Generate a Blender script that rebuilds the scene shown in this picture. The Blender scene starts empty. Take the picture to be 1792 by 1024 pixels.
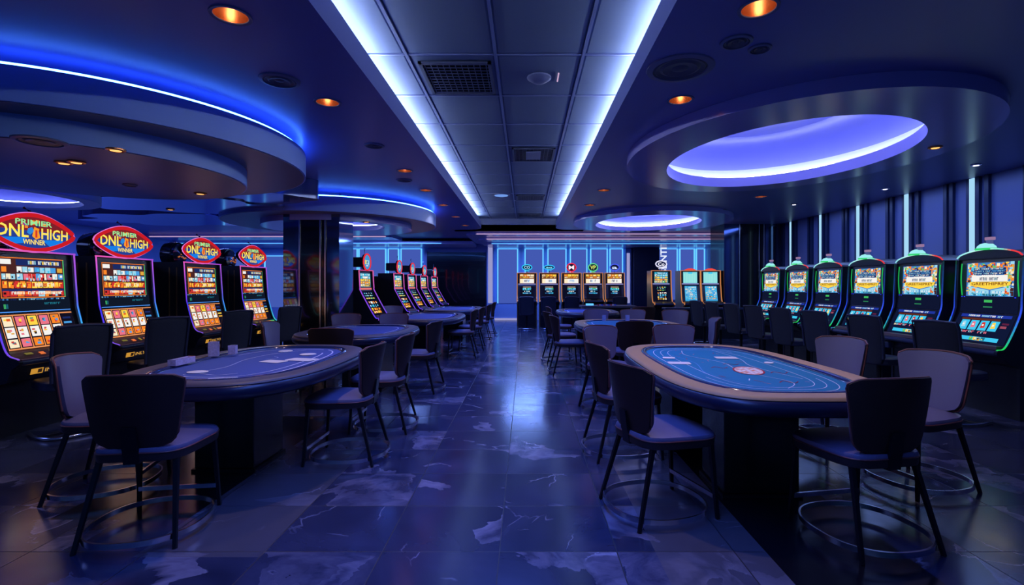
import bpy, bmesh, math, random
from math import pi, sin, cos, radians as R
from mathutils import Vector, Matrix

S = bpy.context.scene
COL = S.collection

# ------------------------------------------------------------------ camera
cam = bpy.data.cameras.new('camera')
cam.sensor_width = 36.0
cam.lens = 880.0 / 1792 * 36.0
cam.shift_x = -23 / 1792
cam.shift_y = -12 / 1792
cam.clip_start = 0.05
cam.clip_end = 100
camo = bpy.data.objects.new('camera', cam)
camo.location = (0, 0, 1.35)
camo.rotation_euler = (pi / 2, 0, 0)
COL.objects.link(camo)
S.camera = camo

# ------------------------------------------------------------------ world and exposure
w = bpy.data.worlds.new('world')
S.world = w
w.use_nodes = True
w.node_tree.nodes['Background'].inputs[0].default_value = (0.02, 0.04, 0.12, 1)
w.node_tree.nodes['Background'].inputs[1].default_value = 0.3
S.view_settings.view_transform = 'Standard'
S.view_settings.look = 'None'
S.view_settings.gamma = 1
S.view_settings.use_curve_mapping = False
S.view_settings.exposure = 0.0
S.cycles.max_bounces = 6
S.cycles.diffuse_bounces = 3
S.cycles.glossy_bounces = 4
S.cycles.sample_clamp_indirect = 4.0
S.cycles.caustics_reflective = False
S.cycles.caustics_refractive = False

# light strengths, tuned in one place
E_CHANNEL = 48.0
E_RIM = 19.0
E_DOME = 15.0
E_WALLSTRIP = 1.05
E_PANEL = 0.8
P_DOME = 30.0
P_WARM = 34.0

# large area lights: unseen fill added in the domes, the channel and under the ceiling
def area(name, loc, sx, sy, power, col, parent=None, rot=(0, 0, 0), shape='ELLIPSE', spread=pi):
    l = bpy.data.lights.new(name, 'AREA')
    l.shape = shape
    l.size = sx
    l.size_y = sy
    l.energy = power
    l.color = col
    l.spread = spread
    o = bpy.data.objects.new(name, l)
    o.location = loc
    o.rotation_euler = rot
    COL.objects.link(o)
    if parent: o.parent = parent
    return o

# ------------------------------------------------------------------ helpers
def lin(c):
    return c / 12.92 if c <= 0.04045 else ((c + 0.055) / 1.055) ** 2.4
def rgb(r, g, b):
    return (lin(r / 255), lin(g / 255), lin(b / 255))

class MB:
    """collects faces; build() links them as one mesh object"""
    def __init__(s):
        s.v = []; s.f = []; s.c = []; s.m = []
    def add(s, vs, fs, col=(1, 1, 1), mi=0):
        n = len(s.v)
        s.v += [tuple(p) for p in vs]
        for f in fs:
            s.f.append(tuple(i + n for i in f)); s.c.append(col); s.m.append(mi)
    def box(s, x0, x1, y0, y1, z0, z1, col=(1, 1, 1), mi=0):
        vs = [(x0, y0, z0), (x1, y0, z0), (x1, y1, z0), (x0, y1, z0), (x0, y0, z1), (x1, y0, z1), (x1, y1, z1), (x0, y1, z1)]
        s.add(vs, [(0, 3, 2, 1), (4, 5, 6, 7), (0, 1, 5, 4), (1, 2, 6, 5), (2, 3, 7, 6), (3, 0, 4, 7)], col, mi)
    def prism(s, pts, z0, z1, col=(1, 1, 1), mi=0):
        n = len(pts)
        vs = [(x, y, z0) for x, y in pts] + [(x, y, z1) for x, y in pts]
        fs = [tuple(range(n - 1, -1, -1)), tuple(range(n, 2 * n))]
        fs += [(i, (i + 1) % n, n + (i + 1) % n, n + i) for i in range(n)]
        s.add(vs, fs, col, mi)
    def xprism(s, pts, x0, x1, col=(1, 1, 1), mi=0):       # pts in (y,z)
        n = len(pts)
        vs = [(x0, y, z) for y, z in pts] + [(x1, y, z) for y, z in pts]
        fs = [tuple(range(n)), tuple(range(2 * n - 1, n - 1, -1))]
        fs += [((i + 1) % n, i, n + i, n + (i + 1) % n) for i in range(n)]
        s.add(vs, fs, col, mi)
    def loft(s, rings, cap=True, col=(1, 1, 1), mi=0, closed=False):
        n = len(rings[0]); vs = []
        for r in rings: vs += list(r)
        fs = []
        m = len(rings)
        for k in range(m if closed else m - 1):
            a = k * n; b = ((k + 1) % m) * n
            for i in range(n):
                j = (i + 1) % n
                fs.append((a + i, a + j, b + j, b + i))
        if cap and not closed:
            fs.append(tuple(range(n - 1, -1, -1)))
            fs.append(tuple((m - 1) * n + i for i in range(n)))
        s.add(vs, fs, col, mi)
    def tube(s, pts, r, n=8, closed=False, col=(1, 1, 1), cols=None, sq=False, r2=None):
        P = [Vector(p) for p in pts]; m = len(P); rings = []
        up = Vector((0, 0, 1))
        for i, p in enumerate(P):
            a = P[(i - 1) % m] if (closed or i > 0) else p
            b = P[(i + 1) % m] if (closed or i < m - 1) else p
            t = (b - a).normalized()
            ref = up if abs(t.dot(up)) < 0.95 else Vector((1, 0, 0))
            u = t.cross(ref).normalized(); v = u.cross(t).normalized()
            rr = r if not isinstance(r, (list, tuple)) else r[i]
            ring = []
            for k in range(n):
                ang = 2 * pi * k / n + (pi / 4 if sq else 0)
                ru = rr; rv = rr if r2 is None else r2
                ring.append(p + u * ru * cos(ang) + v * rv * sin(ang))
            rings.append(ring)
        if cols is None:
            s.loft(rings, cap=not closed, col=col, closed=closed)
        else:
            for k in range(m if closed else m - 1):
                s.loft([rings[k], rings[(k + 1) % m]], cap=False, col=cols[k])
    def lathe(s, prof, cx=0, cy=0, n=24, sx=1, sy=1, col=(1, 1, 1), closed=False, openend=False):   # prof list of (r,z)
        rings = [[(cx + r * sx * cos(2 * pi * k / n), cy + r * sy * sin(2 * pi * k / n), z) for k in range(n)] for r, z in prof]
        s.loft(rings, cap=not closed and not openend, col=col, closed=closed)
        if openend: s.add(rings[-1], [tuple(range(n))], col)
    def build(s, name, mat, parent=None, smooth=None, bevel=0, seg=2):
        me = bpy.data.meshes.new(name)
        me.from_pydata(s.v, [], s.f)
        mats = mat if isinstance(mat, (list, tuple)) else [mat]
        for q in mats: me.materials.append(q)
        a = me.attributes.new('Col', 'FLOAT_COLOR', 'FACE')
        for i, c in enumerate(s.c):
            a.data[i].color = (c[0], c[1], c[2], 1)
        if len(mats) > 1:
            for i, p in enumerate(me.polygons): p.material_index = s.m[i]
        bm = bmesh.new(); bm.from_mesh(me)
        bmesh.ops.recalc_face_normals(bm, faces=bm.faces)
        bm.to_mesh(me); bm.free()
        if smooth is not None:
            for p in me.polygons: p.use_smooth = True
            try: me.set_sharp_from_angle(angle=R(smooth))
            except Exception: pass
        o = bpy.data.objects.new(name, me)
        COL.objects.link(o)
        if parent: o.parent = parent
        if bevel:
            b = o.modifiers.new('bevel', 'BEVEL'); b.width = bevel; b.segments = seg; b.limit_method = 'ANGLE'; b.angle_limit = R(35)
        return o
    # flat pictures on a plane
    def q(s, pl, u0, v0, u1, v1, off, col, mi=0):
        o, U, V, N = pl
        pts = [o + U * a + V * b + N * off for a, b in ((u0, v0), (u1, v0), (u1, v1), (u0, v1))]
        s.add(pts, [(0, 1, 2, 3)], col, mi)
    def poly(s, pl, uv, off, col, mi=0):
        o, U, V, N = pl
        s.add([o + U * a + V * b + N * off for a, b in uv], [tuple(range(len(uv)))], col, mi)
    def text(s, pl, body, u, v, h, off, col, wide=1.0, width=None, mi=0):
        vs, fs, wd = glyphs(body)
        o, U, V, N = pl
        k = h / 0.7
        kx = (width / wd) if width else k * wide
        s.add([o + U * (u + (x - wd / 2) * kx) + V * (v - (y - 0.35) * k) + N * off for x, y in vs], fs, col, mi)

_gl = {}
def glyphs(body):
    if body not in _gl:
        c = bpy.data.curves.new('glyph', 'FONT'); c.body = body; c.size = 1; c.resolution_u = 2; c.offset = 0.02
        o = bpy.data.objects.new('glyph', c)
        me = bpy.data.meshes.new_from_object(o)
        vs = [(v.co.x, v.co.y) for v in me.vertices]
        fs = [tuple(p.vertices) for p in me.polygons]
        x0 = min(v[0] for v in vs); wd = max(v[0] for v in vs) - x0
        vs = [(x - x0, y) for x, y in vs]
        bpy.data.objects.remove(o); bpy.data.curves.remove(c); bpy.data.meshes.remove(me)
        _gl[body] = (vs, fs, wd)
    return _gl[body]

def thing(name, label, cat, loc=(0, 0, 0), rz=0, group=None):
    o = bpy.data.objects.new(name, None); COL.objects.link(o)
    o.empty_display_size = 0.1
    o.location = loc; o.rotation_euler = (0, 0, rz)
    o['label'] = label; o['category'] = cat
    if group: o['group'] = group
    return o
def tag(o, label, cat, group=None):
    o['label'] = label; o['category'] = cat
    if group: o['group'] = group
    return o
def struct(o):
    o['kind'] = 'structure'
    return o
def dup(root, loc, rz, label, group=None):
    r = root.copy(); COL.objects.link(r); r.location = loc; r.rotation_euler = (0, 0, rz)
    r['label'] = label
    if group: r['group'] = group
    for ch in list(root.children):
        c = ch.copy(); COL.objects.link(c); c.parent = r
        for g in list(ch.children):
            d = g.copy(); COL.objects.link(d); d.parent = c
    return r

def sup(rx, ry, n, k=64, cx=0, cy=0):
    out = []
    for i in range(k):
        t = 2 * pi * i / k
        c, s_ = cos(t), sin(t)
        out.append((cx + rx * math.copysign(abs(c) ** (2 / n), c), cy + ry * math.copysign(abs(s_) ** (2 / n), s_)))
    return out

# ------------------------------------------------------------------ materials
def mat(name, col, rough=0.5, metal=0.0, spec=0.5, noise=0.12, nscale=6.0, coat=0.0, bump=0.0, col2=None, stretch=None, sheen=0):
    m = bpy.data.materials.new(name); m.use_nodes = True
    nt = m.node_tree; b = nt.nodes['Principled BSDF']
    tc = nt.nodes.new('ShaderNodeTexCoord'); mp = nt.nodes.new('ShaderNodeMapping')
    nt.links.new(tc.outputs['Object'], mp.inputs[0])
    if stretch: mp.inputs['Scale'].default_value = stretch
    no = nt.nodes.new('ShaderNodeTexNoise'); no.inputs['Scale'].default_value = nscale; no.inputs['Detail'].default_value = 4
    nt.links.new(mp.outputs[0], no.inputs['Vector'])
    mx = nt.nodes.new('ShaderNodeMix'); mx.data_type = 'RGBA'
    c2 = col2 or tuple(c * (1 - noise * 2) for c in col)
    mx.inputs[6].default_value = (*col, 1); mx.inputs[7].default_value = (*c2, 1)
    nt.links.new(no.outputs[0], mx.inputs[0])
    nt.links.new(mx.outputs[2], b.inputs['Base Color'])
    b.inputs['Roughness'].default_value = rough
    b.inputs['Metallic'].default_value = metal
    b.inputs['Specular IOR Level'].default_value = spec
    b.inputs['Coat Weight'].default_value = coat
    if bump:
        bp = nt.nodes.new('ShaderNodeBump'); bp.inputs['Strength'].default_value = bump; bp.inputs['Distance'].default_value = 0.002
        n2 = nt.nodes.new('ShaderNodeTexNoise'); n2.inputs['Scale'].default_value = 160
        nt.links.new(tc.outputs['Object'], n2.inputs['Vector'])
        nt.links.new(n2.outputs[0], bp.inputs['Height']); nt.links.new(bp.outputs[0], b.inputs['Normal'])
    return m
def emit(name, strength, col=None, sample='AUTO'):
    """light-giving material; without col it takes the face colours of the mesh"""
    m = bpy.data.materials.new(name); m.use_nodes = True
    nt = m.node_tree; nt.nodes.clear()
    out = nt.nodes.new('ShaderNodeOutputMaterial'); e = nt.nodes.new('ShaderNodeEmission')
    e.inputs[1].default_value = strength
    if col: e.inputs[0].default_value = (*col, 1)
    else:
        a = nt.nodes.new('ShaderNodeAttribute'); a.attribute_name = 'Col'
        nt.links.new(a.outputs['Color'], e.inputs[0])
    nt.links.new(e.outputs[0], out.inputs[0])
    m.cycles.emission_sampling = sample
    return m
def colmat(name, rough=0.6, glow=0.0):
    """face-coloured printed surface"""
    m = bpy.data.materials.new(name); m.use_nodes = True
    nt = m.node_tree; b = nt.nodes['Principled BSDF']
    a = nt.nodes.new('ShaderNodeAttribute'); a.attribute_name = 'Col'
    nt.links.new(a.outputs['Color'], b.inputs['Base Color'])
    b.inputs['Roughness'].default_value = rough
    return m

M = {}
M['ceiling'] = mat('ceiling_paint', (0.15, 0.17, 0.5), 0.36, noise=0.04, nscale=1.5)
M['tile'] = mat('ceiling_tile', (0.12, 0.17, 0.3), 0.7, noise=0.05, nscale=3, bump=0.3)
M['tbar'] = mat('ceiling_tee_bar', (0.16, 0.2, 0.42), 0.4)
M['ring'] = mat('ring_plaster', (0.4, 0.38, 0.8), 0.2, noise=0.03, nscale=1)
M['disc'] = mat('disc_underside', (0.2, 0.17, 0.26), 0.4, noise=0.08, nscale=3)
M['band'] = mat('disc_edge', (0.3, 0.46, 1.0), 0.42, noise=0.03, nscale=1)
M['cove'] = mat('cove_glow_tone', (0.62, 0.66, 0.92), 0.5, noise=0.02)  # pale tone puts the strip's white glow into the lower dome wall
M['dome'] = mat('dome_lining', (0.22, 0.24, 0.8), 0.2, noise=0.03, nscale=1)
M['chrome_blue'] = mat('polished_soffit', (0.3, 0.35, 0.6), 0.12, 0.7, noise=0.05, nscale=2)
M['wall'] = mat('wall_paint', (0.24, 0.36, 0.85), 0.5, noise=0.04, nscale=1)
M['wall_dark'] = mat('right_wall_panel', (0.2, 0.25, 0.55), 0.32, noise=0.08, nscale=1)
M['mullion'] = mat('right_wall_mullion', (0.02, 0.04, 0.12), 0.3)
M['black_gloss'] = mat('black_gloss', (0.006, 0.007, 0.014), 0.12, noise=0.05, coat=0.3)
M['mirror'] = mat('blue_mirror', (0.12, 0.17, 0.34), 0.08, 0.9, noise=0.05)
M['steel'] = mat('brushed_steel', (0.75, 0.75, 0.82), 0.22, 1.0, noise=0.05, nscale=30)
M['black_steel'] = mat('black_steel', (0.018, 0.018, 0.028), 0.35, 0.6)
M['leather_out'] = mat('brown_black_leather', (0.034, 0.015, 0.013), 0.45, noise=0.15, nscale=8, bump=0.3)
M['leather_in'] = mat('mauve_leather', (0.15, 0.135, 0.25), 0.38, noise=0.06, nscale=5, bump=0.25)
M['leather_rim'] = mat('red_brown_piping', (0.22, 0.07, 0.06), 0.4)
M['seat_side'] = mat('dark_seat_side', (0.03, 0.018, 0.022), 0.5)
M['slot_fabric'] = mat('navy_mesh_fabric', (0.014, 0.018, 0.045), 0.7, noise=0.2, nscale=40, bump=0.4)
M['slot_rim'] = mat('navy_vinyl_rim', (0.03, 0.035, 0.09), 0.4)
M['cabinet'] = mat('black_cabinet', (0.008, 0.010, 0.022), 0.3, noise=0.1, coat=0.15)
M['cab_side'] = mat('cabinet_side', (0.010, 0.013, 0.03), 0.35)
M['console'] = mat('console_navy', (0.03, 0.045, 0.13), 0.3)
M['gold'] = mat('bronze_trim', (0.5, 0.3, 0.16), 0.3, 0.8)
M['rail_tan'] = mat('tan_leather_rail', (0.5, 0.29, 0.13), 0.5, noise=0.05, nscale=5, bump=0.2)
M['rail_grey'] = mat('charcoal_leather_rail', (0.10, 0.085, 0.11), 0.48, noise=0.05, nscale=5, bump=0.2)
M['bumper'] = mat('navy_padded_bumper', (0.016, 0.02, 0.06), 0.28, noise=0.05)
M['gutter'] = mat('glossy_gutter', (0.02, 0.035, 0.12), 0.16, coat=0.5)
M['pedestal'] = mat('black_pedestal', (0.004, 0.004, 0.007), 0.25)
M['brass'] = mat('brass_line', (0.6, 0.45, 0.25), 0.3, 1.0)
M['felt'] = colmat('printed_felt', 0.85)
M['card'] = mat('white_card', (0.95, 0.92, 0.9), 0.4, noise=0.03)
M['acrylic'] = mat('lavender_acrylic', (0.7, 0.62, 0.95), 0.12, noise=0.3, nscale=60, coat=0.6)
M['copper'] = mat('copper_reflector', (0.75, 0.28, 0.12), 0.25, 0.85)
M['vent'] = mat('vent_grey', (0.05, 0.06, 0.13), 0.45)
M['vent_light'] = mat('vent_trim', (0.16, 0.18, 0.34), 0.4)
M['screen'] = emit('screen_picture', 1.12, sample='NONE')
M['neon'] = emit('neon_tube', 1.15, sample='NONE')
M['rim_led'] = emit('blue_rim_led', E_RIM, (0.06, 0.22, 1.0))
M['chan_led'] = emit('white_cove_led', E_CHANNEL, (0.74, 0.86, 1.0))
M['dome_led'] = emit('dome_cove_led', E_DOME, (0.72, 0.82, 1.0))
M['wall_led'] = emit('wall_strip_led', E_WALLSTRIP, (0.36, 0.66, 0.88))
M['cyan_led'] = emit('cyan_line_led', 1.3, (0.12, 0.5, 1.0))
M['pink_led'] = emit('pale_line_led', 0.8, (0.75, 0.5, 0.75))
M['rear_fill'] = emit('rear_fill_panel', 0.28, (0.07, 0.125, 0.55))
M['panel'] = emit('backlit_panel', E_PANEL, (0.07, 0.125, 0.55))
M['pale_panel'] = emit('pale_light_column', 0.62, (0.5, 0.5, 0.95))
M['bulb'] = emit('warm_bulb', 7.0, (1.0, 0.7, 0.42))
M['bulb_dim'] = emit('amber_bulb', 1.5, (1.0, 0.48, 0.14))
M['bulb_white'] = emit('cool_bulb', 5.0, (0.9, 0.85, 1.0))
M['glint'] = emit('orange_glint', 0.5, (0.9, 0.25, 0.08), sample='NONE')

# floor: polished marble tiles with black rectangles under the two front tables
def floor_material():
    m = bpy.data.materials.new('marble_tiles'); m.use_nodes = True
    nt = m.node_tree; L = nt.links.new; b = nt.nodes['Principled BSDF']
    def N(t, **k):
        n = nt.nodes.new('ShaderNode' + t)
        for a, v in k.items(): setattr(n, a, v)
        return n
    def math_(op, a, b_=None, c=None):
        n = N('Math', operation=op)
        for i, v in enumerate((a, b_, c)):
            if v is None: continue
            if isinstance(v, (int, float)): n.inputs[i].default_value = v
            else: L(v, n.inputs[i])
        return n.outputs[0]
    def mix(f, a, b_):
        n = N('Mix', data_type='RGBA')
        if isinstance(f, (int, float)): n.inputs[0].default_value = f
        else: L(f, n.inputs[0])
        for i, v in ((6, a), (7, b_)):
            if isinstance(v, tuple): n.inputs[i].default_value = (*v, 1)
            else: L(v, n.inputs[i])
        return n.outputs[2]
    def ramp(f, stops):
        n = N('ValToRGB'); L(f, n.inputs[0])
        el = n.color_ramp.elements
        while len(el) < len(stops): el.new(0.5)
        for e, (p, c) in zip(el, stops): e.position = p; e.color = (c, c, c, 1)
        return n.outputs[0]
    geo = N('NewGeometry'); pos = geo.outputs['Position']
    brick = N('TexBrick', offset=0.0)
    mp = N('Mapping'); L(pos, mp.inputs[0]); mp.inputs['Location'].default_value = (0.13, 0.1, 0)
    L(mp.outputs[0], brick.inputs['Vector'])
    for k, v in (('Scale', 1.0), ('Mortar Size', 0.0032), ('Mortar Smooth', 0.2), ('Brick Width', 0.595), ('Row Height', 0.53), ('Bias', 0.0)):
        brick.inputs[k].default_value = v
    brick.inputs['Color1'].default_value = (0, 0, 0, 1); brick.inputs['Color2'].default_value = (1, 1, 1, 1)
    tile = brick.outputs['Color']
    # warped coordinates, shifted a little per tile
    off = N('VectorMath', operation='SCALE'); L(tile, off.inputs[0]); off.inputs['Scale'].default_value = 7.0
    p2 = N('VectorMath', operation='ADD'); L(pos, p2.inputs[0]); L(off.outputs[0], p2.inputs[1])
    n1 = N('TexNoise'); L(p2.outputs[0], n1.inputs['Vector']); n1.inputs['Scale'].default_value = 1.6; n1.inputs['Detail'].default_value = 6; n1.inputs['Distortion'].default_value = 1.4
    warp = N('VectorMath', operation='MULTIPLY_ADD'); L(n1.outputs['Color'], warp.inputs[0]); warp.inputs[1].default_value = (0.7, 0.7, 0); L(p2.outputs[0], warp.inputs[2])
    vo = N('TexVoronoi', feature='F1'); L(warp.outputs[0], vo.inputs['Vector']); vo.inputs['Scale'].default_value = 2.3
    sep = N('SeparateColor'); L(vo.outputs['Color'], sep.inputs[0])
    shard = ramp(sep.outputs[0], [(0.74, 0), (0.80, 1)])
    n3 = N('TexNoise'); L(warp.outputs[0], n3.inputs['Vector']); n3.inputs['Scale'].default_value = 5; n3.inputs['Detail'].default_value = 5
    soft = ramp(n3.outputs[0], [(0.38, 0.1), (0.66, 1)])
    shard = math_('MULTIPLY', shard, soft)
    ve = N('TexVoronoi', feature='DISTANCE_TO_EDGE'); L(warp.outputs[0], ve.inputs['Vector']); ve.inputs['Scale'].default_value = 2.3
    n4 = N('TexNoise'); L(pos, n4.inputs['Vector']); n4.inputs['Scale'].default_value = 2.2
    vein = ramp(ve.outputs['Distance'], [(0.0, 1), (0.022, 0)])
    vein = math_('MULTIPLY', vein, ramp(n4.outputs[0], [(0.56, 0), (0.66, 1)]))
    base = mix(ramp(n1.outputs[0], [(0.3, 0), (0.7, 1)]), (0.012, 0.016, 0.045), (0.045, 0.052, 0.115))
    base = mix(math_('MULTIPLY', tile, 0.35), base, (0.04, 0.045, 0.095))
    base = mix(math_('MULTIPLY', shard, 0.62), base, (0.3, 0.28, 0.4))
    base = mix(math_('MULTIPLY', vein, 0.75), base, (0.4, 0.4, 0.55))
    # black rectangles, grey strips beside them
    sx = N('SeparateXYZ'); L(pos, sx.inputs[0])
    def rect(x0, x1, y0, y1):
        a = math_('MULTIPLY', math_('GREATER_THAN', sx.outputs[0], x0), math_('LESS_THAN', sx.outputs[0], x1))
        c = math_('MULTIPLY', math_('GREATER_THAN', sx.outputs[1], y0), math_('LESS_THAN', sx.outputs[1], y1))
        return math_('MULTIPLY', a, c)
    blk = math_('ADD', rect(1.22, 1.9, 1.0, 5.2), rect(-2.75, -1.95, 2.9, 5.2))
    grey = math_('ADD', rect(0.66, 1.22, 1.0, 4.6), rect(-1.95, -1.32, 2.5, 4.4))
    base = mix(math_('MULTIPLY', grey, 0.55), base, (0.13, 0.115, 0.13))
    base = mix(blk, base, (0.006, 0.006, 0.011))
    mortar = math_('MULTIPLY', brick.outputs['Fac'], math_('SUBTRACT', 1.0, blk))
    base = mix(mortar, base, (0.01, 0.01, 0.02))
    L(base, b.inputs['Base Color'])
    rr = math_('MULTIPLY_ADD', n3.outputs[0], 0.14, 0.12)
    L(math_('ADD', rr, math_('MULTIPLY', mortar, 0.3)), b.inputs['Roughness'])
    b.inputs['Specular IOR Level'].default_value = 0.75
    bp = N('Bump'); bp.inputs['Strength'].default_value = 0.25; bp.inputs['Distance'].default_value = 0.003
    L(math_('ADD', math_('MULTIPLY', mortar, -1.0), math_('MULTIPLY', n3.outputs[0], 0.12)), bp.inputs['Height'])
    L(bp.outputs[0], b.inputs['Normal'])
    return m
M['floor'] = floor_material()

# ------------------------------------------------------------------ the room
XL, XR, Y0, Y1, ZC = -12.6, 7.1, -4.5, 19.8, 3.05
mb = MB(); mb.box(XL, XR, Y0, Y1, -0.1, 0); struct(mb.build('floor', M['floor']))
mb = MB(); mb.box(XL - 0.2, XL, Y0, Y1, 0, 3.6); struct(mb.build('wall_left', M['wall']))
mb = MB(); mb.box(XR, XR + 0.2, Y0, Y1, 0, 3.6); struct(mb.build('wall_right', M['wall_dark']))
mb = MB(); mb.box(XL, XR, Y1, Y1 + 0.2, 0, 3.6); struct(mb.build('wall_far', M['wall']))
mb = MB(); mb.box(XL, XR, Y0 - 0.2, Y0, 0, 3.6); struct(mb.build('wall_rear', M['wall']))

# downlights and round fittings: (x, y)
CX1, CX2 = -1.29, 0.904
WARM = [(-1.85, 3.16), (-1.83, 4.66), (-1.78, 7.44), (-1.77, 8.96), (-1.73, 10.6), (-1.71, 12.4), (-1.7, 14.2),
        (1.43, 3.08), (1.42, 4.6), (1.4, 8.96), (1.36, 10.6)]
WARM_EXTRA = [(4.5, 9.6)]
# rings that open through the slab: centre, hole radii
DOMES = [(3.17, 6.31, 1.31, 1.69), (3.14, 13.0, 1.3, 1.66)]
def slab_with_holes():
    a = MB(); a.box(XL, XR, Y0, Y1, ZC, ZC + 0.2)
    ao = a.build('ceiling', M['ceiling'])
    c = MB()
    # channel with flared end
    pts = [(CX1, Y0 - 1), (CX2, Y0 - 1)]
    for i in range(0, 9):
        t = i / 8 * pi / 2
        pts.append((CX2 + 0.35 * (1 - cos(t)), 14.75 + 0.5 * sin(t)))
    pts += [(CX2 + 0.9, 15.3), (CX2 + 0.9, 15.7), (CX1 - 0.9, 15.7), (CX1 - 0.9, 15.3)]
    for i in range(8, -1, -1):
        t = i / 8 * pi / 2
        pts.append((CX1 - 0.35 * (1 - cos(t)), 14.75 + 0.5 * sin(t)))
    c.prism(pts, ZC - 0.1, ZC + 0.4)
    for (x, y, rx, ry) in DOMES:
        c.prism(sup(rx + 0.22, ry + 0.22, 2, 72, x, y), ZC - 0.1, ZC + 0.4)
    for (x, y) in WARM + WARM_EXTRA:
        c.prism(sup(0.1, 0.1, 2, 20, x, y), ZC - 0.1, ZC + 0.4)
    co = c.build('cutter', M['ceiling'])
    md = ao.modifiers.new('b', 'BOOLEAN'); md.object = co; md.operation = 'DIFFERENCE'; md.solver = 'EXACT'
    dg = bpy.context.evaluated_depsgraph_get()
    me = bpy.data.meshes.new_from_object(ao.evaluated_get(dg))
    ao.modifiers.clear()
    ao.data = me
    bpy.data.objects.remove(co)
    return ao
struct(slab_with_holes())
# channel: tiles above the opening
ZT = 3.45
mb = MB()
gx = [-1.86 + 0.0, -1.08, -0.27, 0.53, 1.5]
gy = [-4.5 + 0.0] + [0.63 + 0.985 * k for k in range(-5, 16)] + [15.7]
gy = sorted(set(gy))
for i in range(4):
    for j in range(len(gy) - 1):
        x0, x1, y0, y1 = gx[i] + 0.012, gx[i + 1] - 0.012, gy[j] + 0.012, gy[j + 1] - 0.012
        mb.add([(x0, y0, ZT + 0.012), (x1, y0, ZT + 0.012), (x1, y1, ZT + 0.012), (x0, y1, ZT + 0.012),
                (x0 + .02, y0 + .02, ZT), (x1 - .02, y0 + .02, ZT), (x1 - .02, y1 - .02, ZT), (x0 + .02, y1 - .02, ZT)],
               [(4, 5, 6, 7), (0, 1, 5, 4), (1, 2, 6, 5), (2, 3, 7, 6), (3, 0, 4, 7)])
mb.box(-2.3, 1.95, Y0, 15.9, ZT + 0.02, ZT + 0.1, mi=1)
for x in gx[1:-1]: mb.box(x - 0.014, x + 0.014, Y0, 15.7, ZT - 0.008, ZT + 0.015, mi=1)
for y in gy[1:-1]: mb.box(-1.86, 1.5, y - 0.012, y + 0.012, ZT - 0.006, ZT + 0.015, mi=1)
for (xa, xb) in ((-1.9, -1.86), (1.5, 1.54)): mb.box(xa, xb, Y0, 15.9, ZC + 0.2, ZT + 0.02, mi=1)
mb.box(-2.3, 1.95, 15.7, 15.75, ZC, ZT + 0.02, mi=1)
struct(mb.build('ceiling_channel', [M['tile'], M['tbar']]))
for nm, xx, lab in (('left', CX1 - 0.13, 'long white cove light along the left edge of the ceiling channel'), ('right', CX2 + 0.13, 'long white cove light along the right edge of the ceiling channel')):
    mb = MB(); mb.box(xx - 0.015, xx + 0.015, Y0 + 0.1, 15.0, ZC + 0.28, ZC + 0.30)
    tag(mb.build('cove_light', M['chan_led']), lab, 'cove light', 'cove lights of the ceiling channel')

# cornice along the far wall
mb = MB()
def lead(x0, x1, y, z0, z1, ch):
    mb.prism([(x0, Y1), (x0, y + ch), (x0 + ch, y), (x1, y), (x1, Y1)], z0, z1)
lead(-1.9, XR, 16.0, 2.97, ZC, 0.3)
lead(-1.6, XR, 17.0, 2.90, 2.97, 0.25)
lead(-1.4, XR, 18.0, 2.83, 2.90, 0.2)
struct(mb.build('trim_1', M['ring']))
mb = MB(); mb.box(XL, -4.4, 16.6, Y1, 2.95, ZC); mb.box(XL, -1.9, 18.0, Y1, 2.84, 2.95); struct(mb.build('trim_2', M['ring']))
for (x0, x1, y, z, m_, lab) in ((-1.55, XR - .05, 15.985, 2.99, 'pink_led', 'upper pale pink light line on the far ceiling cornice'),
                                (-1.3, XR - .05, 16.985, 2.92, 'pink_led', 'lower pale pink light line on the far ceiling cornice'),
                                (-1.2, XR - .05, 17.985, 2.85, 'cyan_led', 'cyan light line above the far row of slot machines'),
                                (-12.4, -4.6, 16.585, 2.965, 'pink_led', 'pale pink light line on the cornice at far left'),
                                (-12.4, -3.0, 17.985, 2.86, 'cyan_led', 'cyan light line high on the far wall at left')):
    mb = MB(); mb.box(x0, x1, y - 0.012, y + 0.012, z - 0.009, z + 0.014)
    tag(mb.build('light_line', M[m_]), lab, 'light line')

# far wall: backlit panels
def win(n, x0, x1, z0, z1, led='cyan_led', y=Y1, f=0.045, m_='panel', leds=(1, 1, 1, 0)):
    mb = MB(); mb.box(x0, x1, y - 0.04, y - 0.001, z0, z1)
    o = struct(mb.build('lit_panel_%d' % n, M[m_]))
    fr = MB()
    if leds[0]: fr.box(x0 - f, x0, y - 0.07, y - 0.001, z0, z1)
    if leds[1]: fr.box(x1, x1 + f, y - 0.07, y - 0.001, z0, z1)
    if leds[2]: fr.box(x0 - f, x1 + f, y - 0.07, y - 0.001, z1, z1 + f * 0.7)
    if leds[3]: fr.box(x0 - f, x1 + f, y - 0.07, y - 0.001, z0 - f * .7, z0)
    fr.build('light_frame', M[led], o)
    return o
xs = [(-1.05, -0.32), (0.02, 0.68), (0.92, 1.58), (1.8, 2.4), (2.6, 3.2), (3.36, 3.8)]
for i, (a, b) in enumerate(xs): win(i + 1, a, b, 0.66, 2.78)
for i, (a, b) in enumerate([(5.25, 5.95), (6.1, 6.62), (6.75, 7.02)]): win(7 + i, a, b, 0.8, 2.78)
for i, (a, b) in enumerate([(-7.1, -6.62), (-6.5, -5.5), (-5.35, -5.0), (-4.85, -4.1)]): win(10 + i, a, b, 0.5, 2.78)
for i, a in enumerate([-11.8, -10.2, -8.7]): win(14 + i, a, a + 0.9, 0.5, 2.5)
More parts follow.
